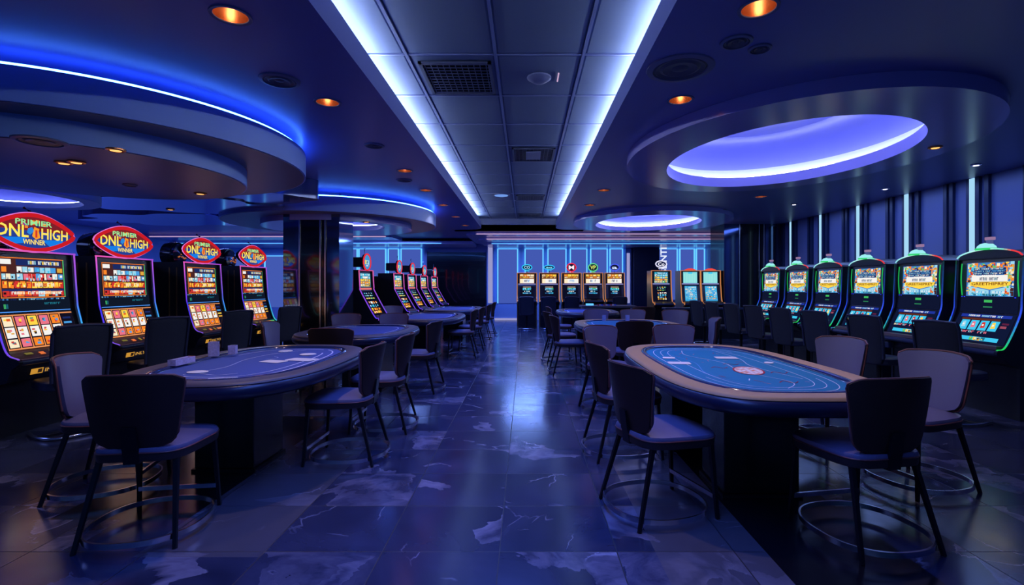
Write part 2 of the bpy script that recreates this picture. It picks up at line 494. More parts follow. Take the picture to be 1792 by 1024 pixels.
# rear wall behind the viewpoint: added unseen fill panels, they mirror in the floor and light the hall
for i in range(8): win(20 + i, -11.0 + 2.3 * i, -9.6 + 2.3 * i, 0.6, 2.75, y=Y0 + 0.07, m_='rear_fill')
for (x0, x1, z0, z1, lab) in ((-1.5, -1.22, 0.67, 2.93, 'pale violet light column left of the far slot machines'), (3.92, 4.14, 0.67, 2.62, 'pale violet light column right of the far slot machines')):
    t = thing('light_column', lab, 'light column', ((x0 + x1) / 2, Y1 - 0.12, 0))
    hw = (x1 - x0) / 2
    a = MB(); a.box(-hw, hw, -0.03, 0.12, 0.0, 3.0 if x0 < 0 else 2.8); a.build('frame', M['wall'], t)
    a = MB(); a.box(-hw + 0.05, hw - 0.05, -0.04, -0.03, z0, z1); a.build('diffuser', M['pale_panel'], t)
a = MB(); a.box(-3.85, -1.55, Y1 - 0.08, Y1 - 0.002, 0.0, 2.66)
a.box(-3.95, -3.85, Y1 - 0.1, Y1 - 0.002, 0.0, 2.75, mi=1)
tag(a.build('wall_panel', [M['black_gloss'], M['wall']]), 'large glossy black panel on the far wall behind the left table row', 'wall panel')
a = MB(); a.box(4.2, 5.18, Y1 - 0.4, Y1 - 0.002, 0, 2.83)
tag(a.build('pillar', mat('dark_blue_pillar', (0.02, 0.03, 0.1), 0.3)), 'plain dark blue pillar on the far wall beside the white vertical sign', 'pillar')
a = MB(); pl = (Vector((5.42, Y1 - 0.1, 2.34)), Vector((0, 0, 1)), Vector((1, 0, 0)), Vector((0, -1, 0)))
a.text(pl, 'SLINTI', 0, 0.0, 0.24, 0, (0.75, 0.8, 1), width=1.0)
o = a.build('wall_sign', M['screen'])
tag(o, 'white vertical lettering on the blue far wall above the right machines', 'sign')
# skirting light by the far wall
a = MB(); a.box(-1.2, 0.0, Y1 - 0.05, Y1 - 0.005, 0.0, 0.07); struct(a.build('baseboard_far', M['pale_panel']))

# right wall: mullion pairs and light strips
a = MB()
for k in range(-1, 9):
    y = 6.57 + 1.36 * k
    for d in (-0.18, -0.34, 0.42, 0.3):
        a.box(XR - 0.05, XR, y + d - 0.035 + 0.1, y + d + 0.035 + 0.1, 0, ZC)
struct(a.build('trim_3', M['mullion']))
stripl = {0: 'nearest bright vertical light strip on the right wall', 1: 'vertical light strip on the right wall beside the nearest slot machine', 2: 'vertical light strip on the right wall, third from the camera',
          3: 'vertical light strip on the right wall, fourth from the camera', 4: 'thin vertical light strip on the right wall, fifth from the camera', 5: 'farthest visible vertical light strip on the right wall'}
for k, y in enumerate((6.57, 7.93, 9.3, 10.65, 12.0, 13.35)):
    t = thing('light_strip', stripl[k], 'light strip', (XR, y, 0), 0, 'vertical light strips on the right wall')
    a = MB(); a.box(-0.055, 0, -0.03, 0.05, 0.3, ZC - 0.01); a.build('diffuser', M['wall_led'], t)
    a = MB(); a.box(-0.06, 0, 0.05, 0.10, 0.3, ZC - 0.01); a.build('backing', M['mullion'], t)

# ------------------------------------------------------------------ ceiling rings and discs
def ring_body(a, inner, outer, z0, z1, n=96):
    """flat ring: inner/outer = (cx,cy,rx,ry)"""
    def c(e, z): return [(e[0] + e[2] * cos(2 * pi * k / n), e[1] + e[3] * sin(2 * pi * k / n), z) for k in range(n)]
    a.loft([c(outer, z0), c(outer, z1), c(inner, z1), c(inner, z0)], cap=False, closed=True)
def ell_tube(cx, cy, rx, ry, z, r, n=96):
    a = MB(); a.tube([(cx + rx * cos(2 * pi * k / n), cy + ry * sin(2 * pi * k / n), z) for k in range(n)], r, 6, closed=True)
    return a
def dome(parent, cx, cy, rx, ry, z0, ztop, power, colr=(0.35, 0.4, 1.0)):
    a = MB(); n = 72
    prof = [(0.2, z0), (0.2, z0 + 0.1), (0.18, z0 + 0.17), (0.1, z0 + .32), (-.08, ztop - .06), (-.3, ztop)]
    rings = [[(cx + (rx + e) * cos(2 * pi * k / n), cy + (ry + e) * sin(2 * pi * k / n), z) for k in range(n)] for e, z in prof]
    a.loft(rings[:3], cap=False); a.build('cove_wall', M['cove'], parent, smooth=60)
    a = MB(); a.loft(rings[2:], cap=False)
    a.add(rings[-1], [tuple(range(n))])
    a.build('dome', M['dome'], parent, smooth=40)
    ell_tube(cx, cy, rx + 0.1, ry + 0.1, z0 + 0.03, 0.014).build('cove_strip', M['dome_led'], parent)
    area('dome_fill', (cx, cy, ztop - 0.04), rx * 1.6, ry * 1.6, power, colr, parent)  # added violet-blue fill inside the recess, besides the cove strip

# big ring at right
def right_ring(lab, hx, hy, hrx, hry, ox, oy, orx, ory, z0, ztop, p):
    t = thing('ceiling_ring', lab, 'ceiling ring', (0, 0, 0))
    a = MB(); ring_body(a, (hx, hy, hrx, hry), (ox, oy, orx, ory), z0, ZC - 0.001); a.build('soffit', M['ring'], t, smooth=40)
    a = MB(); ring_body(a, (hx, hy, hrx, hry), (hx, hy, hrx + 0.03, hry + 0.03), ZC, ZC + 0.018); a.build('lip', M['ring'], t, smooth=40)
    dome(t, hx, hy, hrx, hry, ZC, ztop, p)
right_ring('large oval ceiling ring with glowing violet recess over the front right table', 3.17, 6.31, 1.31, 1.69, 3.15, 6.2, 1.84, 2.23, 2.923, 3.62, P_DOME)
right_ring('smaller glowing ceiling ring further back on the right side', 3.14, 13.0, 1.3, 1.66, 3.2, 12.9, 1.95, 2.2, 2.95, 3.5, P_DOME * 0.7)

# near left stepped disc
t = thing('ceiling_disc', 'large stepped ceiling disc with blue glowing rim at upper left', 'ceiling disc')
a = MB(); a.lathe([(1.97, 2.67), (1.97, 2.93), (1.9, 2.935)], -4.5, 5.39, 120); a.build('upper_tier', M['band'], t, smooth=30)
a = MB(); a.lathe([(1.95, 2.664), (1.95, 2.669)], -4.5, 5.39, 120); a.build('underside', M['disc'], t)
a = MB(); a.lathe([(1.6, 2.93), (1.6, ZC)], -4.5, 5.39, 72); a.build('hub', M['ceiling'], t, smooth=30)
a = MB(); a.lathe([(1.447, 2.48), (1.447, 2.664)], -4.5, 5.15, 120); a.build('lower_tier', M['band'], t, smooth=30)
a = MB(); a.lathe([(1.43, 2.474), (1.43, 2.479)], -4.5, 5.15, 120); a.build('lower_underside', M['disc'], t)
ell_tube(-4.5, 5.39, 1.925, 1.925, 2.955, 0.008).build('rim_light', M['rim_led'], t)
# far left disc
t = thing('ceiling_disc', 'farther stepped ceiling disc with blue rim around the dark column', 'ceiling disc')
def disc2():
    a = MB(); ring_body(a, (-3.7, 10.25, 0.98, 0.98), (-4.15, 10.97, 2.17, 2.17), 2.67, 2.93); a.build('upper_tier', M['band'], t, smooth=30)
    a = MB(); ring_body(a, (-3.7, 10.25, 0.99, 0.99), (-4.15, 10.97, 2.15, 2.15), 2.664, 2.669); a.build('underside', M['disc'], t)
    a = MB(); a.lathe([(1.8, 2.931), (1.8, ZC)], -4.15, 10.97, 72, closed=False); a.build('hub', M['ceiling'], t, smooth=30)
    a = MB(); ring_body(a, (-3.7, 10.25, 0.8, 0.8), (-3.95, 10.7, 1.5, 1.5), 2.56, 2.664); a.build('lower_tier', M['ring'], t, smooth=30)
    a = MB(); a.lathe([(0.97, 2.665), (0.97, 2.86), (0.9, 2.92)], -3.7, 10.25, 64, openend=True); a.build('dome', M['dome'], t, smooth=30)
    ell_tube(-3.7, 10.25, 0.9, 0.9, 2.685, 0.007).build('cove_strip', M['dome_led'], t)
    ell_tube(-4.15, 10.97, 2.125, 2.125, 2.955, 0.009).build('rim_light', M['rim_led'], t)
disc2()
# glowing ring at the left edge
t = thing('ceiling_ring', 'round glowing ceiling ring low at the left edge of the picture', 'ceiling ring')
a = MB(); ring_body(a, (-7.6, 7.1, 1.03, 1.03), (-7.6, 7.1, 1.24, 1.24), 2.6, 2.68); ring_body(a, (-7.6, 7.1, 1.2, 1.2), (-7.6, 7.1, 1.24, 1.24), 2.68, ZC); a.build('soffit', M['band'], t, smooth=30)
a = MB(); a.lathe([(1.19, 2.69), (1.19, 2.95), (1.1, 3.03)], -7.6, 7.1, 64, openend=True); a.build('dome', M['dome'], t, smooth=30)
ell_tube(-7.6, 7.1, 1.1, 1.1, 2.7, 0.006).build('cove_strip', M['dome_led'], t)
# rippled polished drops between the discs
random.seed(4)
for i, (cx, cy, rx, ry, z0, lob, lab) in enumerate(((-5.9, 8.6, 1.5, 0.9, 2.72, 5, 'rippled polished ceiling drop beside the glowing ring at left'), (-4.2, 8.0, 0.75, 0.6, 2.74, 4, 'small rippled ceiling drop between the two stepped discs'), (-7.6, 11.0, 1.9, 1.0, 2.78, 6, 'wide rippled ceiling drop over the far left of the hall'))):
    pts = []
    for k in range(96):
        th = 2 * pi * k / 96
        q = 1 + 0.12 * sin(lob * th + i) + 0.05 * sin(2 * lob * th)
        pts.append((cx + rx * q * cos(th), cy + ry * q * sin(th)))
    a = MB(); a.prism(pts, z0, ZC - 0.002)
    tag(a.build('ceiling_drop', M['chrome_blue'], smooth=30), lab, 'ceiling drop')

# added blue fill lights just under the ceiling, without any fitting
for i, (x, y, sx, sy, p, c) in enumerate(((-8.5, 13.5, 2.5, 3, 320, (0.2, 0.32, 1.0)), (-8.5, 3.5, 2.5, 3, 60, (0.2, 0.3, 1.0)), (0, 17.2, 1.5, 0.6, 120, (0.2, 0.36, 1.0)), (6.3, 9.0, 0.6, 8.0, 45, (0.22, 0.36, 1.0)), (-4.5, 17.3, 2.5, 0.6, 80, (0.2, 0.34, 1.0)))):
    area('blue_fill', (x, y, (ZC - 0.01, ZC - 0.01, 2.885, ZC - 0.01, 2.94)[i]), sx, sy, p, c)
for y in (1.5, 6.0, 10.5, 13.8):
    area('channel_fill', (-0.2, y, 3.4), 1.2, 3.5, 68, (0.08, 0.19, 1.0), shape='RECTANGLE', spread=R(120))  # added blue fill below the tiles, apart from the channel's own cove lights

# ------------------------------------------------------------------ downlights
def downlight(lab, loc, r=0.11, power=P_WARM, bulb='bulb', warm=True, surf=False):
    t = thing('downlight', lab, 'downlight', loc, 0, 'recessed ceiling downlights')
    if surf:
        a = MB(); a.lathe([(r, 0), (r, -0.012), (r * 0.8, -0.018), (r * 0.72, -0.006)], n=24); a.build('trim_ring', M['copper'] if warm else M['vent_light'], t, smooth=40)
        a = MB(); a.lathe([(r * 0.6, -0.004), (r * 0.55, -0.016), (r * .2, -0.02)], n=20); a.build('bulb', M['bulb_dim' if warm else bulb], t, smooth=40)
    else:
        a = MB(); a.lathe([(r * 1.12, 0), (r * 1.1, -0.008), (r * 0.92, -0.006), (r * 0.9, 0.0)], n=28, closed=True); a.build('trim_ring', M['vent_light'], t, smooth=40)
        a = MB(); a.lathe([(r * 0.9, 0.0), (r * 0.86, 0.05), (r * 0.7, 0.11), (r * 0.4, 0.14)], n=28, openend=True); o = a.build('reflector', M['copper'], t, smooth=50)
        a = MB(); a.lathe([(r * 0.34, 0.10), (r * 0.34, 0.08), (r * 0.2, 0.065)], n=16); a.build('bulb', M[bulb], t, smooth=40)
    if power:
        l = bpy.data.lights.new('lamp_light', 'SPOT'); l.energy = power; l.color = (1.0, 0.72, 0.55) if warm else (0.8, 0.82, 1); l.shadow_soft_size = 0.04; l.spot_size = R(95 if surf else 105); l.spot_blend = 0.9
        o = bpy.data.objects.new('lamp_light', l); o.location = (0, 0, 0.045 if not surf else -0.03); COL.objects.link(o); o.parent = t
    if not surf:
        l = bpy.data.lights.new('bulb_light', 'POINT'); l.energy = 0.2; l.color = (1.0, 0.6, 0.35); l.shadow_soft_size = 0.02
        o = bpy.data.objects.new('bulb_light', l); o.location = (0, 0, 0.05); COL.objects.link(o); o.parent = t
    return t
ords = ['first', 'second', 'third', 'fourth', 'fifth', 'sixth', 'seventh']
for i, (x, y) in enumerate(WARM):
    left = x < 0
    k = i if left else i - 7
    downlight('warm copper downlight, %s from the camera in the row %s of the ceiling channel' % (ords[k], 'left' if left else 'right'), (x, y, ZC), power=P_WARM * (1.6 if y < 6 else 0.8))
downlight('warm copper downlight between the big ceiling ring and the right wall', (4.5, 9.6, ZC), power=12)
for (x, y, z, lab) in ((-3.37, 4.14, 2.474, 'warm downlight under the stepped disc nearest the camera'), (-4.2, 4.58, 2.474, 'warm downlight under the stepped disc, left one'),
                       (-4.06, 4.55, 2.474, 'small warm downlight right beside another under the stepped disc'), (-3.94, 6.1, 2.474, 'warm downlight under the stepped disc on its far side'), (-6.35, 9.0, 2.72, 'warm downlight under the rippled drop at left'),
                       (3.6, 4.9, 2.923, 'warm downlight set in the near part of the large ceiling ring'), (5.0 - 0.35, 5.7, 2.923, 'warm downlight set in the right rim of the large ceiling ring'),
                       (-3.0, 9.5, 2.56, 'warm downlight under the farther stepped disc'), (-4.9, 10.5, 2.56, 'warm downlight under the farther stepped disc by the column')):
    if y == 4.9: continue
    downlight(lab, (x, y, z), r=0.07, power=2.5, surf=True)
for (x, y, lab) in ((6.33, 7.06, 'small white downlight near the right wall closest to the camera'), (6.3, 8.8, 'small white downlight near the right wall, middle one'), (5.6, 9.47 + 1.0, 'small white downlight near the right wall, farthest one'), (2.2, 15.2, 'small white downlight near the far cornice'), (-7.2, 14.2, 'small white downlight in the far left ceiling'), (-5.6, 15.4, 'small white downlight in the far left ceiling near the wall'), (-6.4, 12.9, 'small white downlight over the left slot machines far back')):
    downlight(lab, (x, y, ZC), r=0.06, power=3, bulb='bulb_white', warm=False, surf=True)

# speakers, vents, detectors
def speaker(lab, x, y, r, z=ZC):
    t = thing('ceiling_speaker', lab, 'ceiling speaker', (x, y, z), 0, 'round ceiling speakers')
    a = MB(); a.lathe([(r, 0), (r * .98, -0.01), (r * 0.8, -0.016), (r * 0.78, -0.004)], n=32); a.build('rim', M['vent_light'], t, smooth=40)
    a = MB(); a.lathe([(r * .78, -0.004), (r * 0.72, -0.012), (r * 0.6, -0.004), (r * 0.5, -0.014), (r * 0.25, -0.004), (r * .1, -0.012)], n=32); a.build('grille', M['vent'], t, smooth=20)
speaker('round grey ceiling speaker between the warm downlights at left', -2.03, 4.16, 0.16)
speaker('large round ceiling speaker beside the right channel edge', 1.21, 3.93, 0.26)
speaker('round ceiling speaker near the front right downlight', 1.47, 3.5, 0.11)
speaker('small round ceiling fitting right of the near speaker', 1.68, 3.6, 0.08)
speaker('round speaker under the stepped disc at left', -3.76, 3.9, 0.17, 2.474)
speaker('small round ceiling speaker left of the channel, farther back', -1.83, 6.1, 0.12)
speaker('thin round ceiling fitting left of the channel near the second disc', -1.95, 8.1, 0.13)
speaker('small ceiling fitting before the far right ring', 4.4, 12.3 - 1.0, 0.14)
speaker('small dark fitting under the stepped disc, far side', -4.4, 5.6, 0.07, 2.474)
def grille(lab, x0, x1, y0, y1, n=11, box=False):
    t = thing('ceiling_vent', lab, 'ceiling vent', ((x0 + x1) / 2, (y0 + y1) / 2, ZT), 0, 'vents in the ceiling channel')
    w_, h_ = (x1 - x0) / 2, (y1 - y0) / 2
    a = MB(); a.box(-w_, w_, -h_, h_, -0.012, -0.009); a.build('backing', M['black_gloss'], t)
    a = MB()
    for sx in (-1, 1): a.box(min(sx * w_, sx * (w_ - .03)), max(sx * w_, sx * (w_ - .03)), -h_, h_, -0.03, -0.01)
    for sy in (-1, 1): a.box(-w_, w_, min(sy * h_, sy * (h_ - .03)), max(sy * h_, sy * (h_ - .03)), -0.03, -0.01)
    a.build('frame', M['vent'], t)
    a = MB()
    for k in range(n):
        y = -h_ + 0.05 + (2 * h_ - 0.1) * k / (n - 1)
        a.box(-w_ + 0.03, w_ - 0.03, y - 0.006, y + 0.006, -0.024, -0.014)
    for k in range(n):
        x = -w_ + 0.05 + (2 * w_ - 0.1) * k / (n - 1)
        a.box(x - 0.004, x + 0.004, -h_ + 0.03, h_ - 0.03, -0.022, -0.016)
    a.build('louvres', M['vent'], t)
    if box:
        a = MB(); a.box(-w_ * .35, w_ * .35, -h_ * .6, h_ * .6, -0.035, -0.02); a.build('plate', M['vent_light'], t)
grille('large dark square vent in the ceiling channel near the camera', -1.0, -0.32, 4.68, 5.45)
grille('square vent with a plate in the middle of the ceiling channel', -0.2, 0.46, 7.62, 8.4, 11, True)
grille('narrow louvred vent far along the ceiling channel', -0.2, 0.46, 11.6, 12.2)
grille('small vent at the far end of the ceiling channel', -0.2, 0.46, 14.6, 15.1, 6)
t = thing('ceiling_lamp', 'small round blue lamp in the far part of the ceiling channel', 'ceiling lamp', (-0.55, 11.6, ZT))
a = MB(); a.lathe([(0.17, -.005), (0.15, -0.03), (0.08, -0.045)], n=24); a.build('lens', emit('blue_lens', 0.8, (0.2, 0.4, 1)), t, smooth=40)
a = MB(); a.lathe([(0.2, 0), (0.2, -0.012), (0.17, -0.02)], n=24); a.build('rim', M['vent_light'], t, smooth=40)
t = thing('smoke_detector', 'round detector on a tile of the ceiling channel near the camera', 'smoke detector', (0.14, 5.05, ZT - .005))
a = MB(); a.lathe([(0.12, 0), (0.12, -0.015), (0.07, -0.05), (0.03, -0.055)], n=24); a.build('body', M['vent_light'], t, smooth=30)
t = thing('smoke_detector', 'tiny white detector on the ceiling right of the channel', 'smoke detector', (1.65, 7.4, ZC))
a = MB(); a.lathe([(0.08, 0), (0.07, -0.03), (0.03, -0.05)], n=20); a.build('body', M['vent_light'], t, smooth=30)
a = MB(); a.box(-0.006, 0.006, -0.1, 0.1, -0.008, 0)
t = thing('exit_light_bar', 'short pale light bar on a tile of the ceiling channel', 'light bar', (0.33, 5.05, ZT - .005)); a.build('tube', M['pink_led'], t)

# ------------------------------------------------------------------ columns
def column(lab, x0, x1, y0, y1, h):
    t = thing('column', lab, 'column', ((x0 + x1) / 2, (y0 + y1) / 2, 0))
    w_, d = (x1 - x0) / 2, (y1 - y0) / 2
    a = MB(); a.box(-w_ + .012, w_ - .012, -d + .012, d, 0, h); a.build('core', M['black_gloss'], t)
    a = MB(); a.box(-w_ + 0.0, -w_ * 0.45, -d, -d + 0.011, 0, h); a.build('mirror_panel', M['mirror'], t)
    a = MB(); a.box(w_ * 0.56, w_, -d, -d + 0.011, 0, h); a.box(w_ - .011, w_, -d + .011, d, 0, h); a.build('mirror_panel', M['mirror'], t)
    for x in (-w_ * 0.42, w_ * 0.32, w_ * 0.5):
        a = MB(); a.box(x - 0.012, x + 0.012, -d - 0.012, -d + 0.012, 0, h); a.build('metal_strip', M['steel'], t)
    return t
column('square black and mirrored column rising into the ceiling disc behind the left machines', -4.45, -3.42, 9.25, 10.0, ZC)
column('dark panelled column against the right wall beyond the machines', 5.48, 6.94, 13.85, 14.9, ZC)

# ------------------------------------------------------------------ slot machines
def mirror_x(pts): return [(-x, y) for x, y in pts]
C = dict(W=rgb(235, 232, 228), cream=rgb(240, 225, 190), blue=rgb(70, 150, 215), lb=rgb(150, 205, 225), navy=rgb(25, 40, 95), red=rgb(200, 50, 45), orange=rgb(240, 130, 40),
         yel=rgb(245, 205, 70), brown=rgb(70, 35, 35), dark=rgb(28, 16, 26), green=rgb(70, 190, 110), cyan=rgb(60, 190, 230), pink=rgb(225, 110, 130), teal=rgb(30, 110, 130), gold=rgb(215, 160, 60), purple=rgb(110, 60, 160))
def cells(a, pl, u0, u1, v0, v1, n, pal, rnd, off, gap=0.12, sub=True):
    w_ = (u1 - u0) / n
    for i in range(n):
        c = rnd.choice(pal)
        x0 = u0 + i * w_ + w_ * gap * rnd.random(); x1 = u0 + (i + 1) * w_ - w_ * gap * rnd.random()
        a.q(pl, x0, v0 + (v1 - v0) * .1 * rnd.random(), x1, v1 - (v1 - v0) * .12 * rnd.random(), off, C[c])
        if sub:
            for _ in range(2):
                ux = x0 + (x1 - x0) * rnd.random() * 0.7; vx = v0 + (v1 - v0) * (0.1 + 0.6 * rnd.random())
                a.q(pl, ux, vx, min(ux + w_ * 0.35, x1), min(vx + (v1 - v0) * 0.35, v1), off + 0.0006, C[rnd.choice(pal + ['W', 'dark'])])
def textline(a, pl, u0, u1, v0, v1, n, cols, rnd, off):
    """a line of tiny letter-like strokes"""
    w_ = (u1 - u0) / n
    for i in range(n):
        if rnd.random() < 0.12: continue
        c = C[rnd.choice(cols)]; x = u0 + i * w_
        k = rnd.random()
        a.q(pl, x, v0, x + w_ * 0.3, v1, off, c)
        if k < 0.7: a.q(pl, x, v0 if k < 0.4 else (v0 + v1) / 2 - (v1 - v0) * .1, x + w_ * 0.8, v0 + (v1 - v0) * (0.25 if k < 0.4 else 0.6), off, c)
        if k > 0.3: a.q(pl, x + w_ * 0.5, v0, x + w_ * 0.78, v1, off, c)
def art_classic_top(a, pl, W, H, rnd):
    a.q(pl, 0, 0, W, H, 0, C['brown'])
    f = rgb(230, 120, 50)
    for (x0, y0, x1, y1) in ((0, 0, W, .008), (0, H - .008, W, H), (0, 0, .008, H)): a.q(pl, x0, y0, x1, y1, .001, f)
    a.q(pl, W - .01, 0, W, H, .001, C['green'])
    a.q(pl, .02 * W, .05 * H, .17 * W, .17 * H, .001, C['W'])
    a.q(pl, .24 * W, .04 * H, .95 * W, .19 * H, .001, C['navy']); textline(a, pl, .42 * W, .92 * W, .07 * H, .16 * H, 16, ['W', 'yel', 'lb'], rnd, .002)
    a.q(pl, .03 * W, .23 * H, .1 * W, .36 * H, .001, C['orange'])
    cells(a, pl, .24 * W, .86 * W, .22 * H, .37 * H, 7, ['lb', 'blue', 'W', 'cyan', 'lb'], rnd, .001)
    a.q(pl, .88 * W, .24 * H, .97 * W, .35 * H, .001, C['gold'])
    cells(a, pl, .02 * W, .22 * W, .4 * H, .54 * H, 3, ['W', 'lb', 'cream'], rnd, .001)
    cells(a, pl, .24 * W, .98 * W, .39 * H, .55 * H, 8, ['lb', 'blue', 'pink', 'W', 'cream'], rnd, .001)
    cells(a, pl, .4 * W, .66 * W, .38 * H, .58 * H, 4, ['pink', 'red', 'lb', 'blue'], rnd, .003)
    cells(a, pl, .02 * W, .98 * W, .58 * H, .76 * H, 11, ['orange', 'yel', 'orange', 'red', 'yel'], rnd, .001)
    textline(a, pl, .12 * W, .96 * W, .62 * H, .72 * H, 13, ['yel', 'red', 'cream'], rnd, .003)
    a.q(pl, .02 * W, .78 * H, .98 * W, .84 * H, .001, C['navy'])
    cells(a, pl, .02 * W, .98 * W, .82 * H, .97 * H, 9, ['red', 'orange', 'red', 'lb'], rnd, .001)
    textline(a, pl, .15 * W, .95 * W, .84 * H, .91 * H, 20, ['W', 'cream'], rnd, .003)
def art_reels(a, pl, W, H, rnd):
    a.q(pl, 0, 0, W, H, 0, rgb(18, 14, 30))
    f = rgb(225, 140, 85)
    pw = W * 0.8
    a.q(pl, 0, 0, W, .012, .001, f); a.q(pl, 0, H - .014, pw, H, .001, f)
    cw = pw / 5
    for i in range(6): a.q(pl, i * cw - .004 if i else 0, 0, i * cw + .006, H, .002, f)
    for i in range(5):
        for j, (v0, v1) in enumerate(((.06, .33), (.36, .66), (.70, .93))):
            u0 = i * cw + cw * .16; u1 = (i + 1) * cw - cw * .1
            bgc = C['W'] if j == 1 else C[rnd.choice(['W', 'cream', 'pink', 'lb', 'yel', 'orange'])]
            a.q(pl, u0, v0 * H, u1, v1 * H, .001, bgc)
            for _ in range(3):
                c = C[rnd.choice(['red', 'red', 'orange', 'blue', 'yel', 'teal'] if j != 1 else ['red', 'gold', 'dark', 'yel', 'pink'])]
                uu = u0 + (u1 - u0) * rnd.uniform(.1, .5); vv = (v0 + (v1 - v0) * rnd.uniform(.15, .6)) * H
                a.q(pl, uu, vv, uu + (u1 - u0) * rnd.uniform(.2, .42), vv + (v1 - v0) * H * rnd.uniform(.12, .3), .0025, c)
    for k, (v, c) in enumerate(((.15, 'navy'), (.3, 'blue'), (.45, 'yel'), (.58, 'gold'))):
        a.q(pl, pw + .04 * W, v * H, W * .96, (v + .06) * H, .001, C[c])
def art_castle(a, pl, W, H, rnd):
    a.q(pl, 0, 0, W, H, 0, rgb(60, 120, 190))
    for i in range(230):      # busy coloured border
        side = rnd.choice('lrtlr')
        u = rnd.uniform(0, .17) * W if side == 'l' else rnd.uniform(.8, .97) * W if side == 'r' else rnd.uniform(0, .95) * W
        v = rnd.uniform(0, .92) * H if side in 'lr' else rnd.uniform(0, .15) * H
        a.q(pl, u, v, min(W, u + rnd.uniform(.02, .08) * W), min(H, v + rnd.uniform(.03, .09) * H), .0008 + i * 5e-6, C[rnd.choice(['orange', 'red', 'gold', 'cyan', 'yel', 'brown', 'green', 'lb', 'cream', 'orange'])])
    for v, n, c in ((.17, 26, ['lb', 'W']), (.24, 24, ['lb', 'blue']), (.31, 22, ['W', 'lb'])):
        a.q(pl, .16 * W, (v - .01) * H, .84 * W, (v + .055) * H, .0025, C['navy']); textline(a, pl, .18 * W, .82 * W, v * H, (v + .04) * H, n, c, rnd, .003)
    a.q(pl, .12 * W, .38 * H, .88 * W, .56 * H, .002, C['W'])
    for k in range(9): a.q(pl, (.3 + k * .045) * W, (.38 - .03 * (4 - abs(k - 4))) * H, (.33 + k * .045) * W, .42 * H, .0022, C['W'])
    textline(a, pl, .3 * W, .7 * W, .44 * H, .53 * H, 12, ['navy', 'teal'], rnd, .003)
    a.poly(pl, [(.08 * W, .57 * H), (.94 * W, .57 * H), (.94 * W, .67 * H), (.52 * W, .8 * H), (.08 * W, .68 * H)], .002, C['yel'])
    a.text(pl, 'GREETHIPREY', .51 * W, .63 * H, .085 * H, .003, rgb(120, 60, 20), width=.78 * W)
    for s_ in (0, 1):
        a.poly(pl, [(.06 * W, .7 * H), (.5 * W, .82 * H), (.5 * W, .98 * H), (.06 * W, .98 * H)] if s_ == 0 else [(.54 * W, .82 * H), (.94 * W, .7 * H), (.94 * W, .98 * H), (.54 * W, .98 * H)], .0015, C['lb'])
    textline(a, pl, .2 * W, .46 * W, .85 * H, .91 * H, 9, ['W', 'blue'], rnd, .003); textline(a, pl, .58 * W, .84 * W, .85 * H, .91 * H, 9, ['W', 'blue'], rnd, .003)
    cells(a, pl, .1 * W, .9 * W, .92 * H, .99 * H, 12, ['cyan', 'blue', 'teal'], rnd, .002)
def art_cyan_deck(a, pl, W, H, rnd):
    a.q(pl, 0, 0, W, H, 0, rgb(14, 22, 52))
    a.q(pl, .06 * W, .03 * H, .94 * W, .13 * H, .001, rgb(30, 50, 150)); textline(a, pl, .2 * W, .8 * W, .05 * H, .11 * H, 20, ['W', 'lb'], rnd, .002)
    a.q(pl, .1 * W, .16 * H, .78 * W, .23 * H, .001, rgb(90, 40, 30))
    for i in range(4):
        u0 = (.1 + i * .175) * W
        a.poly(pl, [(u0 + .02 * W, .24 * H), (u0 + .165 * W, .24 * H), (u0 + .15 * W, .58 * H), (u0, .58 * H)], .001, C['cyan'])
        a.poly(pl, [(u0 + .05 * W, .3 * H), (u0 + .1 * W, .28 * H), (u0 + .12 * W, .48 * H), (u0 + .04 * W, .5 * H)], .002, C[['lb', 'pink', 'red', 'yel'][i]])
        a.q(pl, u0 + .06 * W, .36 * H, u0 + .09 * W, .42 * H, .003, C['W'])
    textline(a, pl, .1 * W, .76 * W, .61 * H, .68 * H, 12, ['cream', 'lb', 'pink'], rnd, .001)
    a.q(pl, .83 * W, .28 * H, .94 * W, .34 * H, .001, rgb(90, 30, 60)); a.q(pl, .82 * W, .38 * H, .92 * W, .46 * H, .001, rgb(150, 70, 90))
    a.q(pl, .12 * W, .8 * H, .88 * W, .93 * H, .001, C['cyan']); cells(a, pl, .38 * W, .66 * W, .81 * H, .93 * H, 4, ['yel', 'green', 'teal', 'gold'], rnd, .002)
def art_tower_top(a, pl, W, H, rnd):
    a.q(pl, 0, 0, W, H, 0, C['teal'])
    for r_ in range(5): cells(a, pl, .04 * W, .96 * W, (.03 + .19 * r_) * H, (.2 + .19 * r_) * H, 5, [['lb', 'cyan', 'blue'], ['lb', 'W', 'cyan'], ['gold', 'lb', 'yel'], ['orange', 'yel', 'gold'], ['gold', 'green', 'cream']][r_], rnd, .001)
def art_tower_deck(a, pl, W, H, rnd):
    a.q(pl, 0, 0, W, H, 0, rgb(10, 12, 34))
    for v, pal in ((.06, ['yel', 'blue', 'green']), (.16, ['green', 'lb', 'teal']), (.27, ['yel', 'green']), (.42, ['cream', 'orange', 'W']), (.56, ['blue', 'lb', 'cyan']), (.7, ['yel', 'orange', 'blue']), (.82, ['yel', 'gold', 'orange', 'cream'])):
        cells(a, pl, .1 * W, .9 * W, v * H, (v + (.1 if v > .3 else .05)) * H, 4, pal, rnd, .001, gap=.4)
